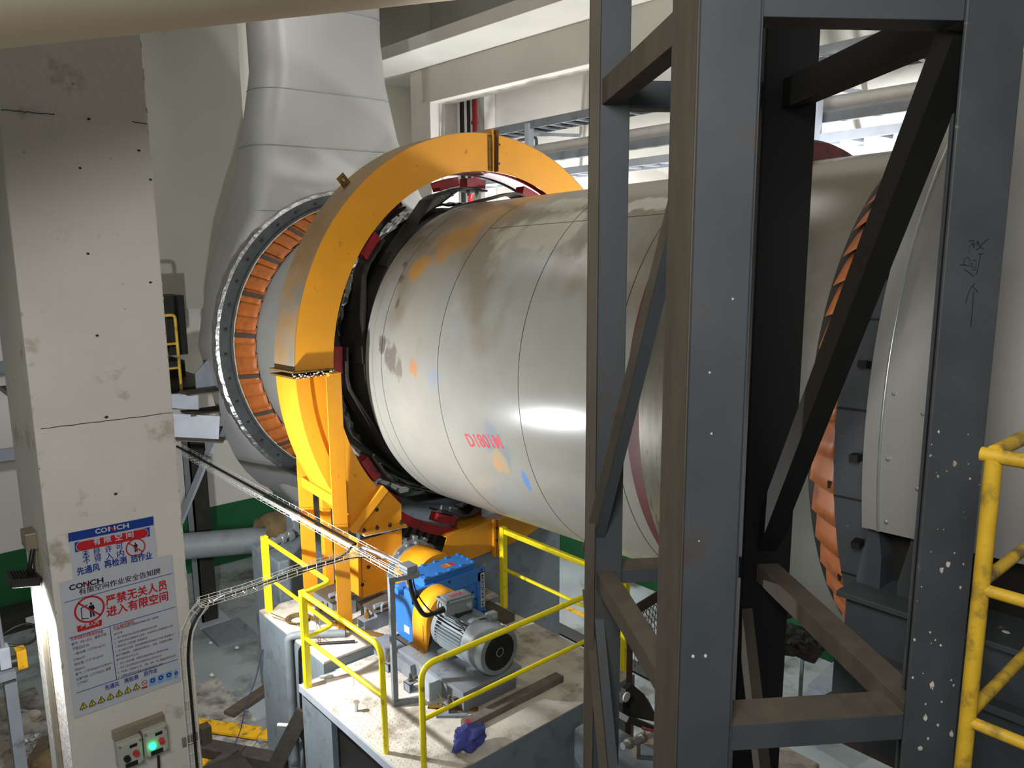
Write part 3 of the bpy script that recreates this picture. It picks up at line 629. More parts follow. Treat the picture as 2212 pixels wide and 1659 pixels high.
# ================================================================== girth-gear guard
TG0, TG1 = 7.73, 8.22
gd = thing('gear_guard', 'large orange-yellow ring guard around the girth gear, with posts and bolted plates', 'gear guard', (4.4, 7.9, 1.83))
RO, RI = 2.73, 2.28
AS = rad(178.6)
MB().lathe(K, [(TG0, RI), (TG0, RO), (TG0+.008, RO), (TG0+.008, RI)], rad(-3), AS, n=110).build('front_plate', 'yellow', gd, smooth=30)
MB().lathe(K, [(TG0, RO), (TG0, RO+.008), (TG1, RO+.008), (TG1, RO)], rad(-3), AS, n=110).build('outer_band', 'dusty', gd, smooth=30, label='dust-browned outer band')
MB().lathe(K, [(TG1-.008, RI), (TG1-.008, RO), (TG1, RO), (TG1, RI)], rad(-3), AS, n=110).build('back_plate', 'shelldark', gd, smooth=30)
def rad_flange(a, r0, r1, t0, t1, th, name, material):
    d = KE1*math.cos(a)+KE2*math.sin(a); s = np.cross(KAX, d)
    return MB().obox(KC+KAX*(t0+t1)/2+d*(r0+r1)/2, d*(r1-r0)/2, KAX*(t1-t0)/2, s*th/2).build(name, material, gd)
# crown joint: two angle legs
a = math.atan2((onk(1062, 300, TG0)-KC)@KE2, (onk(1062, 300, TG0)-KC)@KE1)
rad_flange(a, RI, RO+.06, TG0-.03, TG1+.02, .012, 'joint_flange', 'yellow'); rad_flange(a-.020, RI, RO+.06, TG0-.07, TG1+.02, .010, 'joint_flange', 'rustedge')
rad_flange(a+.012, RI+.01, RO-.01, TG0-.012, TG0+.0, .06, 'joint_strip', 'rustedge')
mb = MB()
for r in (RI+.1, RO-.12): mb.bolt(K(TG0-.05, r, a-.022), KE1*1.0, .016, .03)
mb.build('joint_bolts', 'darksteel', gd)
# waist joint: the protruding rusty flange that throws its shadow upward
mb = MB()
mb.lathe(K, [(TG0-.06, RI-.005), (TG0-.06, RO+.055), (TG1+.03, RO+.055), (TG1+.03, RI-.005)], AS-rad(.3), AS+rad(.1), n=1)
mb.lathe(K, [(TG0-.06, RI-.005), (TG0-.06, RO+.055), (TG1+.03, RO+.055), (TG1+.03, RI-.005)], AS+rad(.9), AS+rad(1.3), n=1)
mb.build('waist_flange', 'rustedge', gd)
mb = MB()
for k in range(34):
    p = K(TG0-.06, RI+(RO+.06-RI)*k/33, AS+rad(RND.uniform(.2, 1.4))); mb.ball(p, RND.uniform(.006, .012), 4, (1.2, .7, .9))
mb.build('torn_gasket', 'concrete', gd)
# lifting lug on the crown band
lg = K(8.05, RO+.01, rad(131)); d = unit(lg-K(8.05, 0, 0)); s = np.cross(KAX, d)
MB().obox(lg+d*.06, d*.07, s*.055, KAX*.008).build('lifting_lug', 'rustedge', gd)
MB().cyl(lg+d*.07-KAX*.010, lg+d*.07+KAX*.010, .018, n=14).build('lug_eye', 'galv', gd, smooth=40)
# lower left quadrant
A1 = AS+rad(1.3); A2 = rad(219)
MB().lathe(K, [(TG0, RO-.008), (TG0, RO), (TG1, RO), (TG1, RO-.008)], A1, A2, n=40).build('lower_band', 'yellow', gd, smooth=30)
# rim strip seen edge-on in front of the lower panel
MB().lathe(K, [(TG0-.004, RO-.16), (TG0-.004, RO), (TG0+.004, RO), (TG0+.004, RO-.16)], A1, A2, n=40).build('rim_strip', 'yellow', gd, smooth=30)
G = lambda px, py, t=TG0: onk(px, py, t)
arc = [K(TG0+.012, RO-.08, A1+(A2-A1)*i/24) for i in range(25)]
arci = [K(TG0+.012, RI, A1+(rad(219.5)-A1)*i/24) for i in range(25)]
low = [G(765, 1120, TG0+.012), G(783, 1152, TG0+.012), G(867, 1138, TG0+.012), G(867, 1090, TG0+.012), G(840, 1062, TG0+.012)]
poly = arc+low+arci[::-1]
MB().prism(poly, KAX*.008).build('lower_front_plate', 'yellow', gd)
MB().lathe(K, [(TG1-.008, RI), (TG1-.008, RO), (TG1, RO), (TG1, RI)], A1, A2, n=40).build('lower_back_plate', 'yellow', gd, smooth=30)
# plates below the band
e0, e1 = G(731, 1074), G(766, 1117)
MB().prism([e0, e1, e1+KAX*.45, e0+KAX*.45], (0.006, 0, -.004)).build('skirt_plate', 'yellow', gd)
MB().prism([G(735, 1136), G(752, 1112), G(768, 1118), G(750, 1142)], KAX*.02).build('gusset', 'yellow', gd)
# diagonal angle brace
b0, b1_ = G(829, 1053, TG0-.03), G(757, 1146, TG0-.03)
MB().bar(b0, b1_, .10, .10, up=KAX).build('angle_brace', 'yellow', gd, bevel=.004)
# lower box around the pinion
q = [G(779, 1168), G(868, 1143), G(869, 1262), G(783, 1292)]
MB().prism(q, KAX*.01).build('pinion_box_front', 'yellow', gd)
MB().prism([q[0], q[3], q[3]+KAX*.42, q[0]+KAX*.42], (0.01, 0, 0)).build('pinion_box_side', 'yellow', gd)
fl0, fl1 = G(779, 1151, TG0-.045), G(871, 1131, TG0-.045)
MB().bar(fl0, fl1, .16, .014).build('box_flange', 'yellow', gd); MB().bar(fl0+np.array([0, -.008, -.016]), fl1+np.array([0, -.008, -.016]), .17, .010).build('box_flange', 'rope', gd)
mb = MB()
for k in (.05, .35, .65, .92): p = fl0+(fl1-fl0)*k; mb.bolt(p+np.array([0, -.03, .0]), (0, 0, 1), .013, .06); mb.bolt(p+np.array([0, -.03, .02]), (0, 0, 1), .022, .02)
mb.build('flange_bolts', 'darksteel', gd)
mb = MB()
for (x, y) in ((814, 1101), (796, 1225), (783, 1263)): p = G(x, y, TG0-.004); mb.cyl(p, p-KAX*.006, .022, n=12)
mb.build('plate_holes', 'blacksteel', gd)
# front post: square box section from the block up to the waist flange
pf = at(731, 1362, 2, 1.83)
pt = K(TG0-.12, RI+.09, AS); px0, px1 = 4.00, 4.125
MB().box(px0, px1, 7.50, 7.60, 1.83, pt[2]-.02).build('post', 'yellow', gd, bevel=.004)
MB().box(px0-.03, px1+.03, 7.47, 7.65, 1.83, 1.845).build('post_foot', 'yellow', gd)
MB().box(px0-.055, px0, 7.50, 7.512, 1.83, pt[2]-.05).build('post_lip', 'yellow', gd)
# rear posts, cross pieces
MB().box(3.99, 4.11, 8.28, 8.36, 1.83, 3.62).build('post', 'yellow', gd, bevel=.004)
MB().box(3.93, 3.99, 8.28, 8.292, 1.83, 3.95).build('post_lip', 'yellow', gd)
MB().box(4.17, 4.28, 8.18, 8.26, 1.83, 3.3).build('post', 'yellow', gd, bevel=.004)
c0_, c1_ = np.array([4.0, 8.3, 3.40]), np.array([4.06, 7.6, 3.30]); MB().bar(c0_, c1_, .05, .12).build('cross_piece', 'yellow', gd)
MB().bar((4.05, 8.25, 1.95), (4.06, 7.62, 1.88), .04, .09).build('cross_piece', 'yellow', gd)
# lower right plates
T2 = TG0
MB().prism([G(966, 1161), G(1062, 1123), G(1062, 1190), G(1040, 1199), G(1010, 1211), G(948, 1216)], KAX*.01).build('right_front_plate', 'yellow', gd)
MB().prism([G(966, 1161), G(1062, 1123), G(1062, 1123)+KAX*.4, G(966, 1161)+KAX*.4], (0, 0, -.008)).build('right_top_plate', 'yellow', gd)
MB().prism([G(1078, 1119), G(1092, 1113), G(1165, 1139), G(1132, 1162), G(1092, 1180), G(1078, 1195)], KAX*.01).build('right_front_plate', 'yellow', gd)
for x in (1064, 1075):
    p, q2 = G(x, 1121), G(x, 1201); MB().bar(p-KAX*.03, q2-KAX*.03, .05 if x > 1070 else .035, .05, up=KAX).build('joint_flange', 'yellow', gd)
mb = MB()
for y in (1140, 1166): mb.bolt(G(1072, y, T2-.06), -KAX, .014, .02)
mb.build('joint_bolts', 'darksteel', gd)
# rust-brown expanded metal screen behind the rear post
ms = thing('mesh_screen', 'rust-brown expanded metal screen standing behind the rear yellow posts', 'mesh screen', (4.2, 9.0, 2.55))
mb = MB(); sx0, sx1 = at(646, 1030, 1, 9.0)[0], at(676, 1030, 1, 9.0)[0]+.35; szt = at(646, 1010, 1, 9.0)[2]; szb = 2.5
for i in range(60):
    for sgn in (-1, 1):
        z = szb-.4+i*.035; a_ = np.array([sx0, 9.0, z]); b_ = np.array([sx1, 9.0, z+sgn*(sx1-sx0)*1.25])
        if sgn < 0: a_ = np.array([sx0, 9.0, z+.6]); b_ = np.array([sx1, 9.0, z+.6-(sx1-sx0)*1.25])
        lo_, hi_ = szb, szt
        ta = np.clip([(lo_-a_[2])/(b_[2]-a_[2]), (hi_-a_[2])/(b_[2]-a_[2])], 0, 1); ta.sort()
        if ta[1]-ta[0] > .02: mb.tube([a_+(b_-a_)*ta[0], a_+(b_-a_)*ta[1]], .003, 4)
mb.build('mesh', 'brownmesh', ms)
mb = MB()
for p, q2 in (((sx0, 9, szb), (sx0, 9, szt)), ((sx1, 9, szb), (sx1, 9, szt)), ((sx0, 9, szt), (sx1, 9, szt)), ((sx0, 9, szb), (sx1, 9, szb))): mb.bar(p, q2, .03, .03, up=(0, 1, .01))
mb.build('frame', 'brownmesh', ms)

# ================================================================== drive pedestal
PZ = 1.70
ped = thing('drive_pedestal', 'grey concrete pedestal with a sandy top carrying the kiln drive', 'pedestal', (4.5, 5.9, 0))
MB().box(3.62, 5.89, 4.83, 7.02, 0, PZ).build('block', 'greyconc', ped)
MB().box(3.24, 3.62, 6.40, 7.02, 0, PZ-.01).build('side_block', 'greyconc', ped)
MB().box(3.24, 3.62, 4.83, 6.40, 0, 1.05).build('side_block', 'greyconc', ped)
MB().box(3.30, 3.62, 4.83, 6.40, 1.05, PZ-.06).build('recess', 'blacksteel', ped)  # black block stands for the shade in the opening under the deck
MB().box(3.63, 5.885, 4.835, 7.0, PZ, PZ+.006).build('screed_top', 'concrete', ped)
MB().box(3.235, 3.28, 5.36, 5.42, 0, PZ-.05).build('deck_leg', 'greysteel', ped)
# raised rear block
MB().box(3.50, 5.9, 7.02, 8.62, 0, 1.80).build('rear_block', 'greyconc', ped)
MB().box(3.50, 5.9, 7.02, 8.62, 1.80, 1.832).build('rear_top', 'concrete', ped, bevel=.008)
MB().box(4.7, 5.87, 6.92, 7.02, 1.70, 1.74).build('kerb', 'concrete', ped)
# chequer-plate deck with angle edge
dk = thing('chequer_deck', 'sandy steel chequer-plate deck edged with pale angle iron on the pedestal corner', 'deck plate', (3.4, 5.9, PZ-.05))
MB().box(3.22, 3.72, 4.85, 6.97, PZ-.008, PZ+.008).build('plate', 'concrete', dk)
MB().box(3.20, 3.216, 4.85, 6.99, PZ-.07, PZ+.010).build('edge_angle', 'lightsteel', dk)
mb = MB()
for i in range(50):
    for j in range(11):
        x, y = 3.245+j*.045, 4.88+i*.042; s = 1 if (i+j) % 2 else -1; d = np.array([.014*s, .014, 0]); e = np.array([.004*s, -.004, 0])
        c = np.array([x, y, PZ+.008]); mb.add([c-d, c+e, c+d, c-e, c+np.array([0, 0, .004])], [(0, 1, 4), (1, 2, 4), (2, 3, 4), (3, 0, 4)])
mb.build('tread_pattern', 'concrete', dk)
# rear bearing pier and the big pier on the far side
pr = at(597, 1213, 1, 9.3)
tag(MB().box(pr[0], 6.2, 9.25, 10.1, 0, pr[2]).build('bearing_pier', 'greyconc', bevel=.02), 'pale-topped grey concrete pier behind the raised block, under the feed end', 'concrete pier')
tag(MB().box(4.95, 7.25, 8.70, 9.2, 0, 2.62).build('concrete_pier', 'greyconc', bevel=.01), 'grey concrete wall block behind the far yellow post, under the gear', 'concrete pier')
tag(MB().box(5.92, 7.6, 7.66, 8.66, 0, 2.32).build('concrete_pier', 'greyconc', bevel=.01), 'tall smooth grey concrete pier below the lower right guard plates', 'concrete pier')

# ================================================================== handrails
def rail_tube(mb_pts, name, parent, material, r=.024, bendr=.12):
    return MB().tube(bend(mb_pts, bendr, 7), r, 12).build(name, material, parent, smooth=50)
ZR = 2.715; ZM = 2.24
h1 = thing('handrail', 'yellow handrail along the chequer deck, square post one end and bent tube at the other', 'handrail', (3.25, 6.2, PZ))
MB().box(3.22, 3.285, 6.86, 6.925, PZ, ZR+.03).build('square_post', 'railyellow', h1, bevel=.005)
rail_tube([(3.255, 6.88, ZR), (3.27, 5.47, ZR), (3.275, 5.46, PZ)], 'top_rail', h1, 'railyellow', .026, .14)
rail_tube([(3.255, 6.86, ZM), (3.272, 5.48, ZM)], 'mid_rail', h1, 'railyellow', .021)
h2 = thing('handrail', 'yellow handrail returning along the raised block behind the orange posts', 'handrail', (3.55, 7.9, 1.83))
MB().box(3.55, 3.62, 8.49, 8.56, 1.74, ZR+.05).build('square_post', 'railyellow', h2, bevel=.005)
rail_tube([(3.285, 6.89, ZR), (3.585, 6.95, ZR), (3.59, 8.5, ZR+.02)], 'top_rail', h2, 'railyellow', .026, .07)
rail_tube([(3.285, 6.89, ZM), (3.585, 6.95, ZM), (3.59, 8.5, ZM+.02)], 'mid_rail', h2, 'railyellow', .021, .05)
MB().box(3.54, 3.70, 8.48, 8.57, 1.735, 1.75).build('post_foot', 'railyellow', h2)
h3 = thing('handrail', 'yellow handrail on the far edge of the pedestal, beside the blue gearbox', 'handrail', (5.89, 6.0, PZ))
MB().box(5.85, 5.92, 6.87, 6.94, PZ, ZR+.03).build('square_post', 'railyellow', h3, bevel=.005)
MB().box(5.855, 5.92, 4.94, 5.005, 1.5, ZR+.03).build('square_post', 'railyellow', h3, bevel=.005)
MB().bar((5.885, 6.87, ZR-.015), (5.885, 5.0, ZR-.015), .05, .06).build('top_rail', 'railyellow', h3, bevel=.004)
rail_tube([(5.885, 6.87, ZM-.03), (5.885, 5.0, ZM-.03)], 'mid_rail', h3, 'railyellow', .021)
h4 = thing('handrail', 'yellow handrail of bent tube along the front edge of the pedestal, before the motor', 'handrail', (4.5, 4.95, PZ))
rail_tube([(3.335, 4.965, PZ), (3.335, 4.965, ZR), (5.86, 4.97, ZR)], 'top_rail', h4, 'railyellow', .026, .14)
rail_tube([(3.345, 4.965, ZM), (5.86, 4.97, ZM)], 'mid_rail', h4, 'railyellow', .021)
# ================================================================== motor, gearbox, couplings
MX, MZ = 4.585, 2.185
mo = thing('electric_motor', 'grey finned electric motor with a round slotted fan cover', 'motor', (MX, 5.9, 1.93))
Y = lambda y: (MX, y, MZ)
def ring_y(y, r): return [(MX+r*math.cos(2*PI*k/48), y, MZ+r*math.sin(2*PI*k/48)) for k in range(48)]
MB().grid([ring_y(5.76, .215), ring_y(5.76, .25), ring_y(5.50, .25), ring_y(5.455, .235), ring_y(5.452, .185)], True).build('fan_cover', 'motorgrey', mo, smooth=35)
fan = MB().grid([ring_y(5.458, .19), ring_y(5.458, .001)], True).build('fan_grille', 'motordark', mo)
mb = MB()
for i in range(-8, 9):
    for j in range(-8, 9):
        pass
for i in range(-9, 10):
    x = i*.0195; h = math.sqrt(max(.185**2-x*x, 0))
    if h > .02: mb.bar((MX+x, 5.452, MZ-h), (MX+x, 5.452, MZ+h), .004, .006, up=(0, 1, 0)); mb.bar((MX-h, 5.450, MZ+x), (MX+h, 5.450, MZ+x), .004, .006, up=(0, 1, 0))
mb.build('grille_bars', 'motordark', fan)
mb = MB(); n = 8
for k in range(8):
    a, b = 2*PI*(k+.5)/8, 2*PI*(k+1.5)/8; mb.bar((MX+.045*math.cos(a), 5.446, MZ+.045*math.sin(a)), (MX+.045*math.cos(b), 5.446, MZ+.045*math.sin(b)), .008, .006, up=(0, 1, 0))
mb.build('grille_hub', 'motorgrey', fan)
MB().cyl(Y(5.76), Y(6.22), .195, n=40).build('barrel', 'motorgrey', mo, smooth=40)
mb = MB()
for k in range(44):
    a = 2*PI*k/44
    if 62 < math.degrees(a) < 118: continue
    d = np.array([math.cos(a), 0, math.sin(a)]); s = np.array([-math.sin(a), 0, math.cos(a)])
    mb.obox(np.array(Y(5.99))+d*.215, d*.032, (0, .21, 0), s*.0045)
mb.build('cooling_fins', 'motorgrey', mo)
MB().cyl(Y(6.20), Y(6.27), .245, .24, n=40).build('end_shield', 'motorgrey', mo, smooth=40)
mb = MB()
for k in range(10):
    a = 2*PI*k/10+.2; p = np.array([MX+.21*math.cos(a), 6.20, MZ+.21*math.sin(a)]); mb.cyl(p, p-np.array([0, .02, 0]), .018, n=8)
mb.build('shield_bosses', 'motordark', mo)
tb = MB().obox((MX-.06, 6.08, MZ+.30), (.155, -.02, 0), (.012, .095, 0), (0, 0, .065)).build('terminal_box', 'motorgrey', mo, bevel=.006)
MB().obox((MX-.06, 6.08, MZ+.372), (.168, -.022, 0), (.013, .108, 0), (0, 0, .012)).build('box_lid', 'motorgrey', tb, bevel=.006)
MB().obox((MX-.06, 6.08, MZ+.392), (.135, -.018, 0), (.010, .078, 0), (0, 0, .008)).build('box_lid', 'motorgrey', tb, bevel=.006)
c_ = np.array([MX-.06, 6.08, MZ+.402])
text('W/N', c_+np.array([-.09, .045, 0]), c_+np.array([.07, .03, 0]), (.35, -1, 0), .085, 'redpaint', 'painted_mark', tb, .03)
mb = MB()
for a, b in ((-.15, -.08), (.14, -.1), (.15, .07), (-.14, .09)): mb.cyl((MX-.06+a, 6.08+b, MZ+.38), (MX-.06+a, 6.08+b, MZ+.392), .01, n=8)
mb.build('lid_screws', 'motordark', tb)
MB().cyl((MX+.03, 5.985, MZ+.30), (MX+.045, 5.955, MZ+.30), .036, n=18).build('blank_gland', 'galv', tb, smooth=40)
MB().cyl((MX-.21, 6.06, MZ+.30), (MX-.30, 6.05, MZ+.30), .034, .03, n=14).build('cable_gland', 'black', tb, smooth=40)
MB().tube([(MX-.22+.03*math.cos(2*PI*k/16), 6.12, MZ+.325+.04*math.sin(2*PI*k/16)) for k in range(16)], .011, 8, closed=True).build('lifting_eye', 'motorgrey', mo, smooth=50)
MB().obox((MX-.02, 6.08, MZ+.22), (.11, 0, 0), (0, .09, 0), (0, 0, .03)).build('box_neck', 'motordark', mo)
sb = MB().obox((MX+.075, 5.66, MZ+.275), (.055, 0, 0), (0, .04, 0), (0, 0, .04)).build('sensor_box', 'motorgrey', mo, bevel=.01)
MB().obox((MX+.075, 5.615, MZ+.285), (.03, 0, 0), (0, .004, 0), (0, 0, .02)).build('sensor_plate', 'galv', sb)
MB().obox((MX+.12, 5.52, MZ+.2195), (.03, 0, -.016), (0, .014, 0), (.001, 0, .002)).build('rating_sticker', 'paper', mo)
mb = MB()
for y in (5.62, 6.10):
    for s in (-1, 1): mb.obox((MX+s*.17, y, MZ-.215), (.07, 0, 0), (0, .06, 0), (0, 0, .035)); mb.obox((MX+s*.15, y, MZ-.15), (.012, 0, 0), (0, .05, 0), (0, 0, .08))
mb.build('feet', 'motorgrey', mo)
# steel stool under the motor and gearbox
st = thing('drive_base_frame', 'dusty grey steel base frame under the motor and gearbox', 'base frame', (4.5, 6.2, PZ))
MB().box(4.14, 4.80, 5.46, 5.485, PZ, 1.935).build('end_plate', 'greysteel', st)
MB().box(4.12, 4.86, 5.44, 6.55, 1.91, 1.94).build('top_plate', 'greysteel', st, bevel=.003)
MB().box(4.70, 4.74, 5.47, 6.5, PZ, 1.91).build('side_plate', 'greysteel', st)
MB().box(4.16, 4.175, 5.47, 6.5, PZ, 1.91).build('side_plate', 'greysteel', st)
MB().box(4.02, 4.22, 5.84, 6.04, PZ, 1.90).build('stiffener_block', 'lightsteel', st)
MB().box(4.10, 4.30, 6.30, 7.05, PZ, 1.86).build('end_block', 'greysteel', st)
MB().box(4.20, 5.75, 6.55, 7.1, PZ, 1.80).build('gearbox_plinth', 'duststeel', st)
for i, (x, y) in enumerate(((4.06, 5.58), (4.00, 6.15), (4.05, 6.62))):
    mb = MB(); mb.box(x-.05, x+.06, y-.05, y+.05, PZ, PZ+.012); mb.box(x-.05, x+.06, y-.05, y+.05, PZ+.09, PZ+.102); mb.box(x-.05, x-.04, y-.05, y+.05, PZ, PZ+.1); mb.box(x-.05, x+.06, y+.038, y+.05, PZ, PZ+.1)
    mb.build('anchor_chair', 'greysteel', st)
    mb = MB(); p = np.array([x, y, PZ+.1]); mb.bolt(p, (0, 0, 1), .028, .03); mb.bolt(p+np.array([0, 0, .03]), (0, 0, 1), .016, .05); mb.bolt(p+np.array([.07, .01, 0]), (0, 0, 1), .022, .025)
    mb.build('anchor_bolt', 'duststeel', st)
# gearbox
gb = thing('gearbox', 'bright blue gear reducer with a bolted lid', 'gearbox', (4.9, 6.85, 1.79))
GX0, GX1, GY0, GY1, GZ0, GZ1 = 4.43, 5.40, 6.72, 7.08, 1.80, 2.40
MB().box(GX0, GX1, GY0, GY1, GZ0, GZ1).build('housing', 'blue', gb, bevel=.02)
mb = MB(); mb.box(GX0-.01, GX1+.02, GY0-.035, GY0+.005, GZ1-.12, GZ1+.045); mb.box(GX1-.10, GX1+.02, GY0-.035, GY0+.005, GZ0+.05, GZ1); mb.box(GX0-.01, GX0+.09, GY0-.035, GY0+.005, GZ0, GZ1)
mb.build('front_flange', 'blue', gb, bevel=.008)
MB().box(GX0+.02, GX1-.02, GY0-.015, GY0+.005, GZ0+.02, GZ1-.1).build('front_panel', 'blue', gb, bevel=.01)
lid = MB().box(4.60, 5.28, 6.735, 7.02, GZ1-.01, GZ1+.118).build('lid', 'blue', gb, bevel=.012)
MB().box(4.575, 5.305, 6.71, 7.045, GZ1+.095, GZ1+.125).build('lid_flange', 'blue', lid, bevel=.006)
mb = MB()
for x in np.linspace(4.61, 5.27, 5):
    for y in (6.735, 7.02): mb.bolt((x, y, GZ1+.125), (0, 0, 1), .017, .018)
for y in (6.83, 6.93):
    for x in (4.60, 5.28): mb.bolt((x, y, GZ1+.125), (0, 0, 1), .017, .018)
mb.build('lid_bolts', 'blue', lid)
lb = GZ1+.1262
MB().add([(4.93, 6.80, lb), (5.00, 6.80, lb), (5.00, 6.90, lb), (4.93, 6.90, lb)], [(0, 1, 2, 3)]).build('label_patch', 'orange', lid, label='orange label')
MB().add([(5.00, 6.80, lb), (5.02, 6.80, lb), (5.02, 6.90, lb), (5.00, 6.90, lb)], [(0, 1, 2, 3)]).build('label_patch', 'signyellow', lid, label='yellow label')
MB().add([(5.02, 6.80, lb), (5.09, 6.80, lb), (5.09, 6.90, lb), (5.02, 6.90, lb)], [(0, 1, 2, 3)]).build('label_patch', 'redpaint', lid, label='red label')
fy = GY0-.036
MB().box(GX1-.055, GX1+.005, fy-.002, fy, GZ0+.16, GZ1-.02).build('name_plate', 'signwhite', gb)
text('FLENDER', (GX1-.010, fy-.0035, GZ0+.18), (GX1-.010, fy-.0035, GZ1-.04), (-1, 0, 0), .034, 'signblack', 'lettering', gb, .02)
MB().cyl((5.12, fy+.02, GZ0+.30), (5.12, fy-.012, GZ0+.30), .165, .15, n=36).build('bearing_cover', 'blue', gb, smooth=40)
mb = MB()
for k in range(8): a = 2*PI*k/8; p = (5.12+.135*math.cos(a), fy-.012, GZ0+.30+.135*math.sin(a)); mb.bolt(p, (0, -1, 0), .012, .012)
for x, z in ((4.47, GZ1+.02), (4.49, GZ1-.06), (4.9, GZ1+.01), (5.36, GZ1+.02), (5.37, GZ1-.05), (5.38, GZ0+.1), (4.47, GZ0+.06)): mb.bolt((x, fy, z), (0, -1, 0), .013, .012)
mb.build('cover_bolts', 'motordark', gb)
MB().cyl((GX0, 6.93, GZ1-.02), (GX0-.07, 6.93, GZ1-.02), .045, .04, n=16).build('breather', 'blue', gb, smooth=40)
MB().box(GX0-.002, GX0, 6.80, 6.90, 1.90, 1.98).build('rating_sticker', 'paper', gb)
mb = MB()
for y in (6.74, 7.02): mb.box(GX0-.02, GX0+.08, y, y+.06, 1.72, 1.82)
mb.box(GX1-.05, GX1+.04, 6.75, 7.05, 1.72, 1.82)
mb.build('feet', 'blue', gb)
MB().tube([(GX1+.02+.018*math.cos(2*PI*k/12), GY0-.02, GZ1+.055+.018*math.sin(2*PI*k/12)) for k in range(12)], .004, 6, closed=True).build('lead_seal', 'galv', gb)
# coupling guard between motor and gearbox
cg = thing('coupling_guard', 'orange arched coupling guard between motor and gearbox', 'coupling guard', (4.5, 6.45, 1.94))
def arch(y): return [(MX+.27*math.cos(a), y, 2.20+.31*math.sin(a)) for a in np.linspace(0, PI, 22)]
A_ = [(MX+.27, 0, 1.94)]+[(x, 0, z) for x, _, z in arch(0)]+[(MX-.27, 0, 1.94)]
MB().grid([[(x, 6.30, z) for x, _, z in A_], [(x, 6.56, z) for x, _, z in A_]]).build('hood_sheet', 'cowl', cg, smooth=35, solid=.006)
MB().add([(x, 6.56, z) for x, _, z in A_], [tuple(range(len(A_)))]).build('end_sheet', 'cowl', cg)
MB().add([(x, 6.30, z) for x, _, z in A_]+[(MX+.21*math.cos(a), 6.30, 2.185+.21*math.sin(a)) for a in np.linspace(0, PI, 22)][::-1], [tuple(range(24))+tuple(range(24, 46))]).build('end_sheet', 'cowl', cg)
MB().box(MX-.33, MX-.27, 6.29, 6.58, 1.935, 1.945).build('foot_flange', 'rustedge', cg)
mb = MB()
for s_ in range(1): mb.obox((MX-.2725, 6.36, 2.12), (.0008, 0, 0), (0, .005, 0), (0, 0, .09))
mb.build('slot', 'blacksteel', cg)
# output side: yellow cowl, grey coupling drum, bearing housing
cw = thing('shaft_cowl', 'rounded orange cowl over the output shaft behind the blue gearbox', 'shaft guard', (5.0, 7.3, 2.0))
cx0, cz0 = 5.02, 2.26
def rg(y, r, zc=cz0): return [(cx0+r*math.cos(a), y, zc+r*math.sin(a)) for a in np.linspace(0, 2*PI, 40, endpoint=False)]
MB().grid([rg(7.09, .31), rg(7.50, .31)], True).build('cowl_sheet', 'cowl', cw, smooth=40, solid=.006)
MB().add(rg(7.09, .31), [tuple(range(40))]).build('cowl_end', 'cowl', cw)
MB().prism([(cx0-.31, 7.09, 1.9), (cx0-.31, 7.5, 1.9), (cx0-.31, 7.5, cz0), (cx0-.31, 7.09, cz0)], (.006, 0, 0)).build('cowl_side', 'cowl', cw)
cpl = thing('drum_coupling', 'grey bolted drum coupling at the end of the orange cowl', 'coupling', (5.02, 7.7, 2.0))
MB().grid([rg(7.50, .2), rg(7.50, .29), rg(7.56, .29), rg(7.56, .25), rg(7.60, .25), rg(7.60, .34), rg(7.72, .34), rg(7.72, .2)], True).build('drum', 'galv', cpl, smooth=30)
MB().grid([rg(7.735, .27), rg(7.735, .32), rg(7.86, .32), rg(7.86, .15)], True).build('flange', 'motordark', cpl, smooth=30)
mb = MB()
for k in range(14): a = 2*PI*k/14; mb.bolt((cx0+.30*math.cos(a), 7.60, cz0+.30*math.sin(a)), (0, -1, 0), .022, .03); mb.obox((cx0+.35*math.cos(a), 7.66, cz0+.35*math.sin(a)), (.03*math.cos(a), 0, .03*math.sin(a)), (0, .04, 0), (-.03*math.sin(a), 0, .03*math.cos(a)))
mb.build('coupling_bolts', 'greysteel', cpl)
MB().cyl((cx0, 7.4, cz0), (cx0, 8.7, cz0), .11, n=20).build('shaft', 'greysteel', cpl, smooth=40)
pn = thing('pinion', 'dark toothed pinion meshing under the girth gear', 'pinion', (5.02, 8.0, 2.0))
mb = MB(); Pn = []
for i in range(22):
    for d, r in ((-.3, .22), (-.2, .30), (.2, .30), (.3, .22)): Pn.append((r, 2*PI*(i+d)/22))
mb.grid([[(cx0+r*math.cos(a)*0, y, cz0) if False else (cx0+r*math.cos(a), y, cz0-.02+r*math.sin(a)) for r, a in Pn] for y in (7.87, 8.15)], True); mb.build('teeth', 'darksteel', pn)
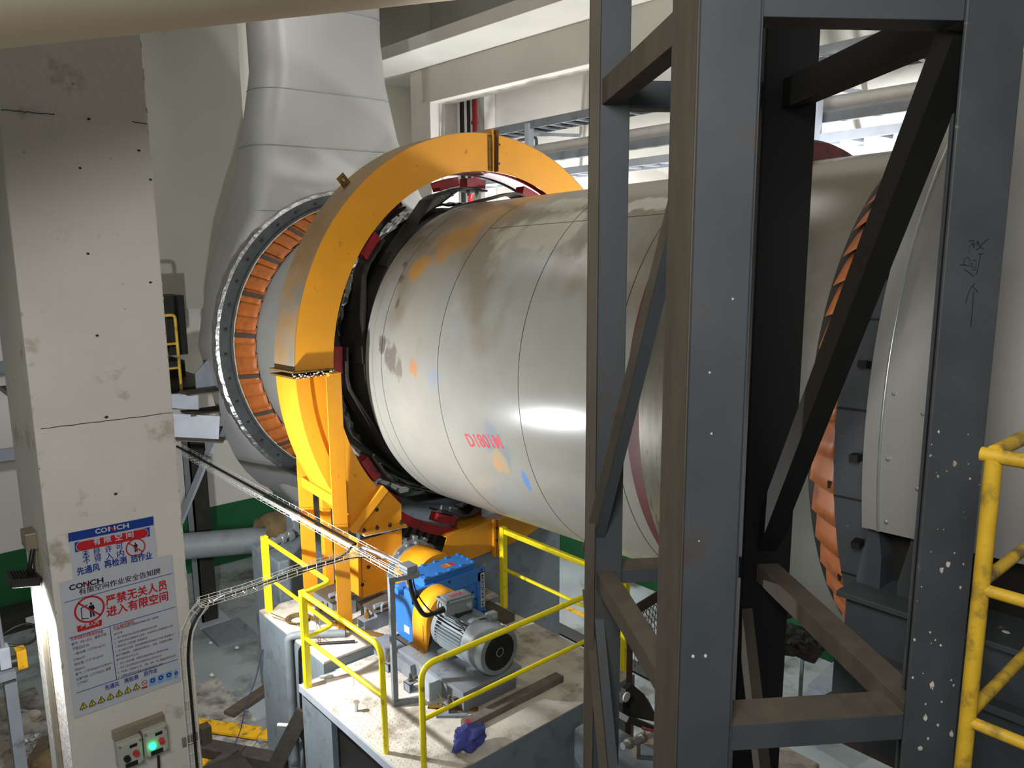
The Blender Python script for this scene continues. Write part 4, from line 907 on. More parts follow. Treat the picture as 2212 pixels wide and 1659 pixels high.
# bearing seats beside the pinion box
for i, (x0, x1, y0, y1, h) in enumerate(((4.02, 4.34, 7.78, 8.25, 2.06), (4.30, 4.66, 7.26, 7.62, 2.02))):
    be = thing('bearing_pedestal', ('grey steel bearing seat under the orange pinion box', 'grey steel channel seat with a clamp bolt, between post and gearbox')[i], 'bearing seat', ((x0+x1)/2, (y0+y1)/2, 1.832))
    MB().box(x0, x1, y0, y1, 1.832, h).build('seat_block', 'greysteel', be, bevel=.008)
    MB().box(x0-.02, x1+.02, y0-.02, y1+.02, h, h+.02).build('top_plate', 'duststeel', be)
    mb = MB(); mb.box(x0-.16, x0, y0, y0+.012, 1.832, 1.96); mb.box(x0-.16, x0, y0+.14, y0+.152, 1.832, 1.96); mb.box(x0-.16, x0, y0, y0+.152, 1.96, 1.972); mb.box(x0-.17, x0, y0-.01, y0+.16, 1.832, 1.842)
    mb.build('anchor_chair', 'greysteel', be)
    mb = MB(); mb.bolt((x0-.08, y0+.07, 1.972), (0, 0, 1), .035, .03); mb.bolt((x0-.08, y0+.07, 2.0), (0, 0, 1), .026, .03); mb.bolt((x0-.08, y0+.07, 2.03), (0, 0, 1), .016, .04); mb.build('anchor_nut', 'rustedge', be)
    mb = MB(); mb.tube(bend([(x0+.05, y0-.03, h+.02), (x0+.05, y0-.03, h+.11), (x0+.17, y0-.03, h+.11), (x0+.17, y0-.03, h+.02)], .05), .014, 8); mb.bolt((x0+.0, y0+.05, h+.06), (1, 0, 0), .03, .12); mb.build('clamp', 'greysteel', be)
pb = thing('pillow_block', 'grey pillow block with bolted cap beside the drum coupling', 'bearing', (4.72, 7.75, 1.84))
MB().box(4.62, 4.90, 7.62, 7.82, 1.83, 2.22).build('body', 'lightsteel', pb, bevel=.03)
MB().box(4.66, 4.86, 7.58, 7.86, 2.20, 2.32).build('cap', 'greysteel', pb, bevel=.03)
mb = MB()
for x in (4.68, 4.84): mb.bolt((x, 7.60, 2.32), (0, 0, 1), .024, .04)
mb.bolt((4.62, 7.7, 1.95), (-1, 0, 0), .03, .06)
mb.build('cap_bolts', 'darksteel', pb)
# grey cable frame on the deck
cf = thing('cable_stand', 'slim grey steel frame post standing on the deck before the gearbox', 'cable stand', (3.73, 6.03, PZ))
TZ = 3.04
MB().box(3.705, 3.76, 6.0, 6.04, PZ+.008, TZ-.01).build('post', 'greysteel', cf, bevel=.003)
MB().bar((3.705, 6.02, TZ-.03), (3.98, 5.93, TZ-.03), .05, .05).build('top_arm', 'greysteel', cf, bevel=.003)
MB().bar((3.73, 6.02, PZ+.03), (3.96, 5.92, PZ+.03), .05, .05).build('foot_bar', 'greysteel', cf, bevel=.003)
MB().bar((3.94, 6.12, TZ-.03), (3.98, 5.93, TZ-.03), .05, .06).build('top_arm', 'greysteel', cf, bevel=.003)
tag(MB().tube(bend([(3.93, 6.02, TZ+.02), (3.93, 6.0, TZ-.15), (4.0, 6.02, 2.68), (4.12, 6.04, 2.49), (MX-.29, 6.05, MZ+.30)], .25, 9), .024, 10).build('cable', 'black', smooth=60), 'thick black cable curving from the frame to the motor terminal box', 'cable')
tag(MB().tube(bend([(3.97, 6.02, TZ+.0), (3.98, 6.0, TZ-.2), (4.10, 6.0, 2.62), (4.25, 5.95, 2.45), (4.42, 5.80, 2.30), (MX-.02, 5.72, MZ+.26), (MX+.05, 5.66, MZ+.26)], .2, 8), .007, 6).build('cable', 'black', smooth=60), 'thin black cable strung across the motor fins to the small sensor box', 'cable')
tag(MB().tube(bend([(3.90, 6.0, TZ), (3.90, 6.0, TZ-.12), (3.95, 6.02, TZ-.2)], .05), .016, 8).build('flexible_conduit', 'galv', smooth=60), 'short silver flexible conduit hanging from the frame head', 'conduit')
tag(MB().tube(bend([(4.21, 6.30, 1.94), (4.14, 6.2, 1.88), (4.13, 5.9, 1.80), (4.10, 5.75, 1.72)], .1), .004, 5).build('earth_wire', 'railyellow', smooth=60), 'thin yellow-green earth wire at the foot of the coupling guard', 'wire')
# oddments on the pedestal top
tm = MB(); a, b = np.array([4.02, 5.30, PZ+.006]), np.array([5.22, 5.30, PZ+.006])
tag(MB().box(4.0, 5.24, 5.22, 5.33, PZ+.006, PZ+.075).build('timber', 'timber', bevel=.004), 'long grey timber lying on the pedestal in front of the motor', 'timber')
tag(MB().bar((3.92, 5.60, PZ+.02), (4.14, 5.40, PZ+.02), .05, .03).build('steel_offcut', 'greysteel'), 'small pale steel strip by the end of the grey timber', 'steel strip')
rg_ = MB(); rows = []
for i in range(15):
    th = PI*i/14
    rows.append([np.array([3.85, 5.03, PZ+.10])+np.array([.16*math.sin(th)*math.cos(f), .10*math.sin(th)*math.sin(f), .10*math.cos(th)])*(1+.75*noise.noise(Vector((math.sin(th)*math.cos(f)*1.3+4, math.sin(th)*math.sin(f)*1.3, math.cos(th)*1.3)))+.25*noise.noise(Vector((math.sin(th)*math.cos(f)*3.5, math.sin(th)*math.sin(f)*3.5, math.cos(th)*3.5)))) for f in np.linspace(0, 2*PI, 28, endpoint=False)])
for r_ in rows:
    for p in r_: p[2] = max(p[2], PZ+.008)
tag(rg_.grid(rows, True).build('cleaning_rag', 'rag', smooth=50), 'crumpled blue rag on the front edge of the pedestal', 'rag')
tag(MB().obox((3.93, 5.12, PZ+.16), (.03, .02, .01), (-.01, .03, .01), (0, .002, .012)).build('brick_scrap', 'redpaint', bevel=.004), 'small red-brown scrap poking from the blue rag', 'scrap')
tag(MB().obox((3.53, 6.74, PZ+.012), (.12, -.06, 0), (.045, .09, 0), (0, 0, .002)).build('paper_sheet', 'paper'), 'creased printed sheet of paper lying on the deck beside the square post', 'paper')
tag(MB().bolt((3.40, 6.19, PZ+.008), (.05, -.02, 1), .018, .09).bolt((3.404, 6.188, PZ+.09), (.05, -.02, 1), .03, .02).build('loose_bolt', 'galv'), 'silver bolt standing on its own on the chequer deck', 'bolt')
tag(MB().tube([(3.42, 6.95, PZ+.02), (3.47, 6.90, PZ+.025), (3.53, 6.87, PZ+.02)], [.02, .03, .02], 8).build('pipe_fitting', 'galv', smooth=40), 'small silver pipe fitting beside the paper sheet', 'pipe fitting')
tag(MB().tube([(4.05, 5.75, PZ+.012), (3.92, 5.62, PZ+.012)], .008, 6).build('welding_rod', 'blacksteel'), 'thin dark rod lying on the deck near the frame foot', 'rod')
tag(MB().bar((3.95, 5.78, PZ+.016), (4.28, 5.42, PZ+.016), .05, .02).build('flat_bar', 'rustedge'), 'dark rusty flat bar lying across the deck before the motor base', 'flat bar')
mb = MB()
for k in range(5): mb.tube([(3.72+(.09+.012*k)*math.cos(2*PI*i/24), 8.05+(.09+.01*k)*math.sin(2*PI*i/24), 1.845+.006*k) for i in range(24)], .006, 5, closed=True)
tag(mb.build('wire_coil', 'canvas'), 'small coil of greenish wire on the raised concrete block', 'wire coil')
for k, (p, q2) in enumerate((((3.52, 8.3), (3.75, 7.3)), ((3.55, 8.4), (3.68, 7.4)), ((3.85, 7.85), (3.62, 7.35)))):
    tag(MB().tube([(p[0], p[1], 1.86), ((p[0]+q2[0])/2, (p[1]+q2[1])/2, 1.90), (q2[0], q2[1], 1.84)], .003, 5).build('loose_wire', 'rustedge'), 'rusty loose wire straggling over the raised concrete block', 'wire', 'loose wires on the raised block')
tag(MB().tube([(4.00, 8.10, 1.88), (4.15, 7.72, 1.87)], .035, 12).build('pipe_stub', 'pipegrey', smooth=40), 'short grey pipe stub lying between the orange posts', 'pipe')
tag(MB().bar((3.78, 8.15, 1.85), (4.24, 7.05, 1.85), .05, .03).build('flat_bar', 'rustedge'), 'long rusty flat bar lying across the raised block past the post feet', 'flat bar')
# ================================================================== wire basket trays and cables
def basket(name, label, pts, side, w_, h_, step, group=None, upv=(0, 0, 1)):
    """wire mesh tray along PTS; SIDE horizontal across; wires ~5 mm"""
    pts = [V3(p) for p in pts]; L = np.cumsum([0]+[np.linalg.norm(pts[i+1]-pts[i]) for i in range(len(pts)-1)])
    def P(s):
        i = min(max(int(np.searchsorted(L, s))-1, 0), len(pts)-2); k = (s-L[i])/(L[i+1]-L[i]); return pts[i]+(pts[i+1]-pts[i])*k
    def frame(s):
        d = unit(P(min(s+.03, L[-1]))-P(max(s-.03, 0))); sd = V3(side); sd = unit(sd-(sd@d)*d); u = np.cross(sd, d); u = u if u@V3(upv) >= 0 else -u; return sd, u
    o = thing(name, label, 'cable tray', pts[0], group)
    n = max(8, int(L[-1]/.12)); ss = np.linspace(0, L[-1], n)
    mb = MB()
    for a, b in ((-.5, 1), (-.5, .5), (-.5, 0), (-.17, 0), (.17, 0), (.5, 0), (.5, .5), (.5, 1)):
        mb.tube([P(s)+frame(s)[0]*w_*a+frame(s)[1]*h_*b for s in ss], .0030, 4)
    for s in np.arange(0, L[-1], step):
        sd, u = frame(s); p = P(s); mb.tube([p-sd*w_/2+u*h_, p-sd*w_/2, p+sd*w_/2, p+sd*w_/2+u*h_], .0030, 4)
    mb.build('wire_mesh', 'wire', o)
    return o
TZ = 3.04
basket('basket_tray', 'bright wire basket tray running along the kiln from behind the column to the frame', [(3.84, 5.95, TZ), (3.84, 9.0, TZ), (3.84, 12.4, TZ+.03)], (1, 0, 0), .15, .06, .16)
basket('basket_tray', 'lighter wire basket branch bridging from the white column to the kiln tray', [(2.16, 6.60, TZ), (2.6, 6.60, TZ+.0), (3.1, 6.62, TZ+.03), (3.84, 6.66, TZ)], (0, 1, 0), .10, .06, .10)
basket('basket_tray', 'wire basket tray climbing the face of the white column and bending off at its corner', [(1.985, CY-.02, .05), (1.985, CY-.02, 2.55), (1.985, CY-.02, 2.75), (2.0, CY-.015, 2.86), (2.05, CY-.01, 2.96), (2.14, CY+.02, 3.02), (2.2, CY+.05, 3.04)], (1, -.2, 0), .095, .055, .10, upv=(0, -1, 0))
def cable(label, pts, r, m, nm='cable', g=None, b=.3): return tag(MB().tube(bend(pts, b, 8), r, 8).build(nm, m, smooth=60), label, nm.split('_')[-1] if nm != 'cable' else 'cable', g)
cable('black cable lying in the column tray and crossing the bridge branch to the kiln tray', [(1.995, CY-.045, .05), (1.995, CY-.045, 2.7), (2.06, CY-.04, 2.98), (2.3, 6.60, TZ+.02), (3.1, 6.62, TZ+.05), (3.6, 6.66, TZ+.03), (3.84, 6.9, TZ+.02)], .013, 'black', b=.2)
cable('thin black cable beside the thicker one on the bridge branch', [(2.2, 6.56, TZ+.01), (3.1, 6.58, TZ+.04), (3.7, 6.62, TZ+.02), (3.86, 6.4, TZ+.02)], .006, 'black')
cable('white cable lying along the kiln tray', [(3.815, 9.6, TZ+.02), (3.815, 8.4, TZ+.02), (3.815, 6.75, TZ+.02)], .013, 'cablewhite')
cable('black cable lying along the kiln tray beside the white ones', [(3.88, 12.3, TZ+.04), (3.885, 9, TZ+.025), (3.87, 6.9, TZ+.025)], .017, 'black')
cable('grey sleeved cable sagging in the end of the kiln tray near the frame', [(3.84, 6.70, TZ+.05), (3.87, 6.45, TZ+.06), (3.92, 6.15, TZ+.03), (3.94, 6.02, TZ)], .018, 'cablegrey')
tag(MB().box(3.86, 3.98, 5.93, 6.08, TZ-.005, TZ+.07).build('channel_box', 'greysteel', bevel=.004), 'small open grey channel box at the head of the cable frame', 'cable box')
tag(MB().box(1.90, 2.065, CY-.012, CY, 1.83, 1.92).build('tray_bracket', 'conduit', bevel=.004), 'small steel tray clip on the column face beside the control box', 'bracket')
bk = MB().box(2.06, 2.15, CY-.03, CY+.07, 1.78, 1.94); tag(bk.build('corner_bracket', 'duststeel', bevel=.004), 'tan steel corner bracket wrapped on the column edge near its foot', 'bracket')
tag(MB().obox((3.90, 8.35, TZ-.04), (.03, .1, 0), (0, 0, .03), (.05, 0, 0)).build('cable_tag', 'paper'), 'small white tag hanging under the kiln tray', 'tag')

# ================================================================== services on the far wall
FX = 9.6
def fat(px, py, X=FX): return at(px, py, 0, X)
def run(name, label, cat, py0, py1, px0, px1, z0, z1, depth, m, X=FX, bev=0.004): pass
ct = thing('ladder_tray', 'dark ladder cable tray hung high along the far wall above the ring guard', 'cable tray', (9.45, 8.0, 8.0))
za, zb_ = fat(1074, 287)[2], fat(1273, 239.5)[2]
MB().bar((9.35, 13.0, 8.05), (9.35, 1.0, 8.24), .03, .13).build('side_rail', 'greysteel', ct); MB().bar((9.85, 13.0, 8.05), (9.85, 1.0, 8.24), .03, .13).build('side_rail', 'greysteel', ct)
for i in range(40): y = 13-.3*i; z = 8.0+.19*i/40; MB().bar((9.35, y, z), (9.85, y, z), .08, .03).build('rung', 'greysteel', ct)
mb = MB()
for k in range(5): mb.tube([(9.42+.08*k, 13, 8.05), (9.42+.08*k, 7, 8.14), (9.42+.08*k, 1, 8.25)], .03, 8)
tag(mb.build('cable_bundle', 'black', smooth=60), 'black cables lying in the upper ladder tray on the far wall', 'cables', kind='stuff')
for i, y in enumerate((10.2, 5.05, 2.6)):
    hgr = thing('tray_hanger', ('pale steel tray hanger post showing above the ring guard', 'pale steel tray hanger seen through the tower beside the big pipe', 'pale steel tray hanger farthest along the wall tray, near the pipe handle')[i], 'hanger', (9.42, y, 6.8))
    MB().box(9.30, 9.42, y-.05, y+.05, 7.0, 8.12).build('post', 'lightsteel', hgr); MB().bar((9.36, y, 7.95), (10.58, y, 8.02), .06, .06).build('arm', 'lightsteel', hgr); MB().bar((9.36, y, 7.33), (10.58, y, 7.38), .06, .06).build('arm', 'lightsteel', hgr)
pp = thing('service_pipe', 'fat pale grey pipe running along the far wall over a dark channel', 'pipe', (9.6, 6, 7.6))
MB().tube([(9.65, 13.5, 7.66), (9.65, 0.5, 7.83)], .105, 20).build('pipe', 'pvcwhite', pp, smooth=50)
MB().bar((9.52, 13.5, 7.50), (9.52, .5, 7.67), .10, .13).build('channel', 'greysteel', pp)
for y, z in ((10.55, 7.80), (3.55, 7.9)):
    MB().tube(bend([(9.62, y+.25, z-.1), (9.62, y+.25, z+.12), (9.62, y-.25, z+.13), (9.62, y-.25, z-.08)], .07), .028, 10).build('pipe_loop', 'greysteel', pp, smooth=50)
lt = thing('ladder_tray', 'bright lower ladder tray under the fat pipe along the far wall', 'cable tray', (9.6, 5, 7.2))
MB().bar((9.40, 13.0, 7.22), (9.40, 1.0, 7.42), .03, .11).build('side_rail', 'lightsteel', lt); MB().bar((9.95, 13.0, 7.22), (9.95, 1.0, 7.42), .03, .11).build('side_rail', 'lightsteel', lt)
for i in range(34): y = 12.8-.35*i; z = 7.20+.2*i/34; MB().bar((9.40, y, z), (9.95, y, z), .07, .03).build('rung', 'lightsteel', lt)
ut = thing('ladder_tray', 'wide pale ladder tray higher on the far wall, seen beside the big tower column', 'cable tray', (10, 3, 8.4))
MB().bar((9.7, 6.6, 8.42), (9.7, .6, 8.52), .03, .12).build('side_rail', 'lightsteel', ut); MB().bar((10.25, 6.6, 8.42), (10.25, .6, 8.52), .03, .12).build('side_rail', 'lightsteel', ut)
for i in range(18): y = 6.5-.33*i; MB().bar((9.7, y, 8.40), (10.25, y, 8.40), .08, .03).build('rung', 'lightsteel', ut)
tag(MB().box(10.2, 10.58, 3.4, 4.0, 6.3, 7.1).build('wall_cabinet', 'pvcwhite', bevel=.02), 'dull cream cabinet on the far wall just above the kiln drum', 'cabinet')
tag(MB().tube([(10.25, 3.05, 6.2), (10.25, 3.05, 7.3)], .06, 12).build('standpipe', 'pvcwhite', smooth=50), 'short white standpipe beside the cream wall cabinet', 'pipe')
tag(MB().box(10.2, 10.58, 7.6, 7.9, 5.9, 7.0).build('wall_cabinet', 'pvcwhite', bevel=.02), 'slim pale switch cabinet on the far wall, seen between the tower columns', 'cabinet')
aisle = thing('wall_lamp', 'lit lamp head on the far aisle wall behind the kiln', 'lamp', (9.0, 4.6, 5.6))
MB().box(8.92, 9.02, 4.5, 4.7, 5.76, 5.82).build('head', 'blacksteel', aisle); MB().box(8.95, 8.98, 4.58, 4.62, 0, 5.76).build('stand', 'greysteel', aisle)
# risers by the concrete column
for nm, px, m, lb, r in (('riser_pipe', 999, 'black', 'dark riser pipe nearest the far concrete column', .045), ('riser_pipe', 1013, 'blacksteel', 'black riser pipe between the dark one and the red one', .035)):
    p = at(px, 300, 0, 9.9); tag(MB().tube([(9.9, p[1], 3), (9.9, p[1], 9.42)], r, 12).build(nm, m, smooth=50), lb, 'pipe')
p = at(1026, 270, 0, 9.9)
fp = thing('fire_pipe', 'dark red fire pipe rising on the far wall beside two black risers', 'pipe', (9.9, p[1], 6))
MB().tube([(9.9, p[1], 7.45), (9.9, p[1], 9.42)], .05, 12).build('pipe', 'firered', fp, smooth=50); MB().tube(bend([(9.9, p[1], 7.45), (9.9, p[1]+.02, 7.25), (9.9, p[1]+.18, 7.05), (9.9, p[1]+.18, 6.0)], .1), .05, 12).build('pipe', 'firered', fp, smooth=50)
mb = MB()
for z in (7.3, 7.5, 8.4): mb.tube([(9.9, p[1]+.01, z), (9.9, p[1]+.01, z+.06)], .07, 12)
mb.build('coupling', 'firered', fp)
tag(MB().box(10.3, 10.58, p[1]+.2, p[1]+.34, 6.0, 9.42).build('cable_duct', 'pvcwhite'), 'pale vertical cable duct on the far wall beside the black risers', 'cable duct')

# ================================================================== big pale duct crossing overhead
d0, d1 = at(-200, 128, 1, 4.2), at(1100, -12, 0, 5.2)
dd = unit(d1-d0); nrm = unit(np.cross(np.cross(dd, d0-CAM), dd)); nrm = nrm if nrm[2] > 0 else -nrm
RD = .62; sgn = unit(np.cross(dd, unit((d0+d1)/2-CAM)))
sgn = sgn if sgn[2] > 0 else -sgn
dc = thing('overhead_duct', 'big smooth pale round duct crossing overhead in front of the white column', 'duct', (d0+sgn*RD))
MB().tube([d0-dd*4+sgn*RD, d1+dd*7+sgn*RD], RD, 48).build('duct_shell', 'duct', dc, smooth=40)
# ================================================================== steel lattice tower in the near foreground
U = np.array([math.cos(YAW), -math.sin(YAW), 0]); W_ = np.array([math.sin(YAW), math.cos(YAW), 0])
psi = rad(5.25)
TU = U*math.cos(psi)+W_*math.sin(psi); TW = -U*math.sin(psi)+W_*math.cos(psi); ZV = np.array([0, 0, 1.0])
def azt(px, py=560): r = ray(px, py); return math.tan(math.atan2(r[0], r[1])-YAW)
def gp(px, w_, z=6.1, py=560): return CAM*np.array([1, 1, 0])+U*azt(px, py)*w_+W_*w_+ZV*z
B0 = gp(1492, 2.70)                       # front left corner of the near column
def on_line(px, P0, d):                    # point of the horizontal line P0+s*d under picture column PX (y=560)
    q = U*azt(px)+W_; A = np.array([[d[0], -q[0]], [d[1], -q[1]]]); s, _ = np.linalg.solve(A, -P0[:2]); return P0+d*s
B1 = on_line(1625, B0, TU); C0 = on_line(2042, B0, TU); C1 = on_line(2167, B0, TU)
A0 = gp(1290, 4.02); A00 = on_line(1269, A0, TU); A1 = on_line(1355, A0, TU); D1 = on_line(1744, A0, TU); D0 = on_line(1634, A0, TU)
tw = thing('lattice_tower', 'tall dark blue-grey steel tower of four columns with braces, close to the viewer', 'steel tower', tuple(((B0+C1+A0+D1)/4)[:2])+(0.0,))
ZLO, ZHI = 0.0, 10.8
def column(P, Q, dep, name, m, side=None, fl=True):
    wv = Q-P; c = (P+Q)/2*np.array([1, 1, 0])+TW*dep/2; h = ZV*(ZHI-ZLO)/2
    if fl: return MB().obox(c+ZV*(ZHI+ZLO)/2, wv/2, TW*dep/2, h).build(name, m, tw, bevel=.004)
cB = column(B0, B1, .012, 'column', 'steelblue'); 
MB().obox((B0*np.array([1, 1, 0]))+TU*.005+TW*.14+ZV*5.4, TU*.005, TW*.14, ZV*5.4).build('column_side', 'duststeel', tw, label='dusty brown column flank')
MB().obox((B1*np.array([1, 1, 0]))-TU*.005+TW*.14+ZV*5.4, TU*.005, TW*.14, ZV*5.4).build('column_side', 'steelblue', tw)
MB().obox(((B0+B1)/2*np.array([1, 1, 0]))+TW*.285+ZV*5.4, (B1-B0)/2, TW*.006, ZV*5.4).build('column', 'steelblue', tw)
cC = column(C0, C1, .014, 'column', 'spotsteel')
MB().obox(((C0+C1)/2*np.array([1, 1, 0]))+TW*.10+ZV*5.4, TU*.006, TW*.09, ZV*5.4).build('column_web', 'blacksteel', tw)
MB().obox((C1*np.array([1, 1, 0]))-TU*.06+TW*.18+ZV*5.4, TU*.06, TW*.006, ZV*5.4).build('column', 'steelblue', tw)
column(A0+TU*.006, A1, .25, 'column', 'steelblue')
MB().obox(((A00+A0)/2*np.array([1, 1, 0]))-TW*.01+ZV*5.4, (A0-A00)/2, TW*.012, ZV*5.4).build('column_edge_strip', 'duststeel', tw, label='rust-dusted column edge strip')
MB().obox((A0*np.array([1, 1, 0]))+TU*.002+TW*.02+ZV*5.4, TU*.004, TW*.02, ZV*5.4).build('column_groove', 'blacksteel', tw)
MB().obox(((D0+D1)/2*np.array([1, 1, 0]))+TW*.006+ZV*5.4, (D1-D0)/2, TW*.006, ZV*5.4).build('column', 'shadedsteel', tw)
MB().obox((D0*np.array([1, 1, 0]))-TU*.0+TW*.15+ZV*5.4, TU*.006, TW*.15, ZV*5.4).build('column_side', 'shadedsteel', tw)
def onpl(px, py, P0, n=TW):
    d = ray(px, py); return CAM+d*(((P0-CAM)@n)/(d@n))
# front frame beams (B to C)
zt = onpl(1850, 38, B0)[2]; zb1, zb0 = onpl(1583, 1570, B0)[2], onpl(1583, 1626, B0)[2]
def hbeam(Pa, Pb, z0, z1, dep, name, m, off=0.0, topm=None):
    a, b = Pa*np.array([1, 1, 0]), Pb*np.array([1, 1, 0]); d = unit(b-a); n = np.cross(ZV, d)
    n = n if n@TW > 0 or abs(n@TW) < .3 else -n
    mb = MB().obox((a+b)/2+n*(dep/2+off)+ZV*(z0+z1)/2, (b-a)/2, n*dep/2, ZV*(z1-z0)/2); o = mb.build(name, m, tw, bevel=.003)
    if topm: MB().obox((a+b)/2+n*(dep/2+off)+ZV*(z1+.001), (b-a)/2*.999, n*dep/2*.98, ZV*.0015).build('beam_top', topm, tw, label='dusty beam top')
    return o
hbeam(B1, C0, zt, zt+.16, .14, 'beam', 'steelblue', .01)
hbeam(B1, C0, zb0, zb1, .16, 'beam', 'spotsteel', .01, 'duststeel')
# rear frame beams (A to D)
ra, rb = onpl(1400, 172, A0)[2], onpl(1400, 232, A0)[2]; rc, rd_ = onpl(1380, 1232, A0)[2], onpl(1380, 1262, A0)[2]
hbeam(A1, D0, rb, ra, .12, 'beam', 'steelblue', .02); hbeam(A1, D0, rd_, rc, .14, 'beam', 'steelblue', .02, 'duststeel')
# side frames: horizontals and diagonals
zu = (ra+rb)/2; zl = (rc+rd_)/2
Ac, Bc, Cc, Dc = [(p+q)/2*np.array([1, 1, 0]) for p, q in ((A0, A1), (B0, B1), (C0, C1), (D0, D1))]
Ac = Ac+TW*.1-TU*.02; Dc = Dc+TW*.1; Bc = Bc+TW*.15; Cc = Cc+TW*.1
sd = TU
def brace(p, q, w_, h_, name, m, topm=None, up=ZV):
    o = MB().bar(p, q, w_, h_, up=up).build(name, m, tw, bevel=.003)
    return o
bt = (zt+zt+.16)/2; bb = (zb0+zb1)/2
brace(Ac+ZV*zu, Bc+ZV*bt, .10, .12, 'side_beam', 'duststeel'); brace(Ac+ZV*zl, Bc+ZV*bb, .10, .10, 'side_beam', 'duststeel')
brace(Dc+ZV*zu, Cc+ZV*(bt-.02), .10, .14, 'side_beam', 'shadedsteel'); brace(Dc+ZV*zl, Cc+ZV*bb, .12, .10, 'side_beam', 'duststeel')
lo_ = Ac-TU*.03; 
MB().bar(lo_+ZV*(zl+.15), Bc+ZV*(zt-.1), .09, .05, up=TU).build('diagonal_brace', 'steelblue', tw); MB().bar(lo_-TU*.03+ZV*(zl+.12), Bc-TU*.0+ZV*(zt-.13), .008, .09, up=TU).build('diagonal_brace_leg', 'duststeel', tw)
MB().bar(Dc+ZV*(zl+.05), Cc-TU*.06+ZV*(zt-.02), .11, .11, up=TU).build('diagonal_brace', 'shadedsteel', tw)
MB().bar(lo_+ZV*(zl-.1), Bc+TW*.0+ZV*(zl-3.4), .09, .05, up=TU).build('diagonal_brace', 'steelblue', tw); MB().bar(lo_-TU*.03+ZV*(zl-.1), Bc-TU*.03+ZV*(zl-3.4), .008, .08, up=TU).build('diagonal_brace_leg', 'duststeel', tw)
MB().bar(Dc-TU*.1+ZV*(zl-.1), Cc-TU*.15+ZV*(zl-3.4), .10, .06, up=TU).build('diagonal_brace', 'duststeel', tw)
MB().obox(Ac-TU*.0+ZV*(zl+.12)-TW*.0, TU*.05, TW*.004, ZV*.2).build('gusset_plate', 'blacksteel', tw)
# scribbles and marks on the near columns
def cpt(px, py, lift=.002): return onpl(px, py, C0)-TW*lift
def bpt(px, py, lift=.002): return onpl(px, py, B0)-TW*lift
mb = MB()
STR = [[(2092,521),(2105,519)],[(2093,545),(2095,528),(2099,525),(2104,537),(2102,522),(2108,530),(2112,520),(2116,533),(2121,528)],[(2135,516),(2122,526),(2114,537),(2108,540)],[(2110,521),(2117,534),(2125,538)],[(2118,548),(2115,565),(2110,590),(2107,593)],[(2113,549),(2124,548)],[(2084,560),(2080,572),(2093,574),(2096,562),(2090,555),(2083,560)],[(2073,573),(2084,571)],[(2100,566),(2098,577),(2108,577),(2109,563),(2102,562)],[(2101,583),(2108,582)],[(2083,582),(2095,590),(2103,597)],
       [(2106,612),(2099,618),(2092,632),(2086,655)],[(2099,617),(2106,624),(2113,632)],[(2103,628),(2101,660),(2098,690),(2096,706)]]
for s in STR: mb.tube([cpt(x, y, .0005) for x, y in s], .0014, 5)
mb.build('marker_scribble', 'marker', cC)
mb = MB()
for (x, y, r) in ((1533,805,3),(1583,646,3),(1537,937,3.2),(1497,1418,5),(1524,1417,5),(1510,1169,2.5)): MB().ball(bpt(x, y, 0), r*.0013, 5, (1, 1, 1.2)).build('paint_stain', 'signwhite', cB)
for (x, y) in ((1638, 237), (1300, 600), (1301, 683)): pass
mb = MB()
for i in range(42):
    x, y = RND.uniform(2000, 2120), RND.uniform(930, 1640); x -= (y-1000)*.082; x = max(x, 2048-(y-560)*.09); r = RND.choice((1.2, 1.5, 2, 2.5, 5))
    P = [cpt(x+r*(1+RND.uniform(-.3, .3))*math.cos(a), y+r*(1+RND.uniform(-.3, .8))*math.sin(a), .0012) for a in np.linspace(0, 2*PI, 9, endpoint=False)]; MB().add(P, [tuple(range(9))]).build('paint_stain', 'concrete', cC)
tag(MB().tube([onpl(1605, 1090, B0)+TW*.3, onpl(1625, 1101, B0)+TW*.45, onpl(1664, 1106, B0)+TW*.7], .0015, 4).build('loose_string', 'rope'), 'thin pale string caught between two tower columns', 'string')

# ------------------------------------------------------------------ old yellow walkway rail beside the viewer
pz = gp(2133, 2.25, 6.1, 980)
def rp(px, py, w_=2.25):
    d = ray(px, py); return CAM+d*(w_/(d@W_))
top, mid, low_ = rp(2148, 985), rp(2140, 1265), rp(2108, 1550)
PXY = np.array([top[0], top[1], 0])
rl = thing('walkway_rail', 'worn thick yellow corner rail of the walkway, close beside the spotted tower column', 'handrail', (PXY[0], PXY[1], 4.0))
MB().tube([PXY+ZV*3.9, PXY+ZV*(top[2]-.01)], .024, 16).build('post', 'railold', rl, smooth=50)
MB().tube([PXY+np.array([0, .035, 0])+ZV*top[2], PXY+np.array([0, -1.6, 0])+ZV*top[2]], .022, 14).build('rail', 'railold', rl, smooth=50)
MB().tube([PXY+np.array([0, .0, 0])+ZV*(top[2]+.012), PXY+np.array([1.25, 0, 0])+ZV*(top[2]+.012)], .022, 14).build('rail', 'railold', rl, smooth=50)
for z in (mid[2], low_[2]):
    MB().tube([PXY+ZV*(z-.01), PXY+np.array([0, -1.6, 0])+ZV*(z-.01)], .019, 14).build('rail', 'railold', rl, smooth=50)
    MB().tube([PXY+ZV*(z+.012), PXY+np.array([1.25, 0, 0])+ZV*(z+.012)], .019, 14).build('rail', 'railold', rl, smooth=50)
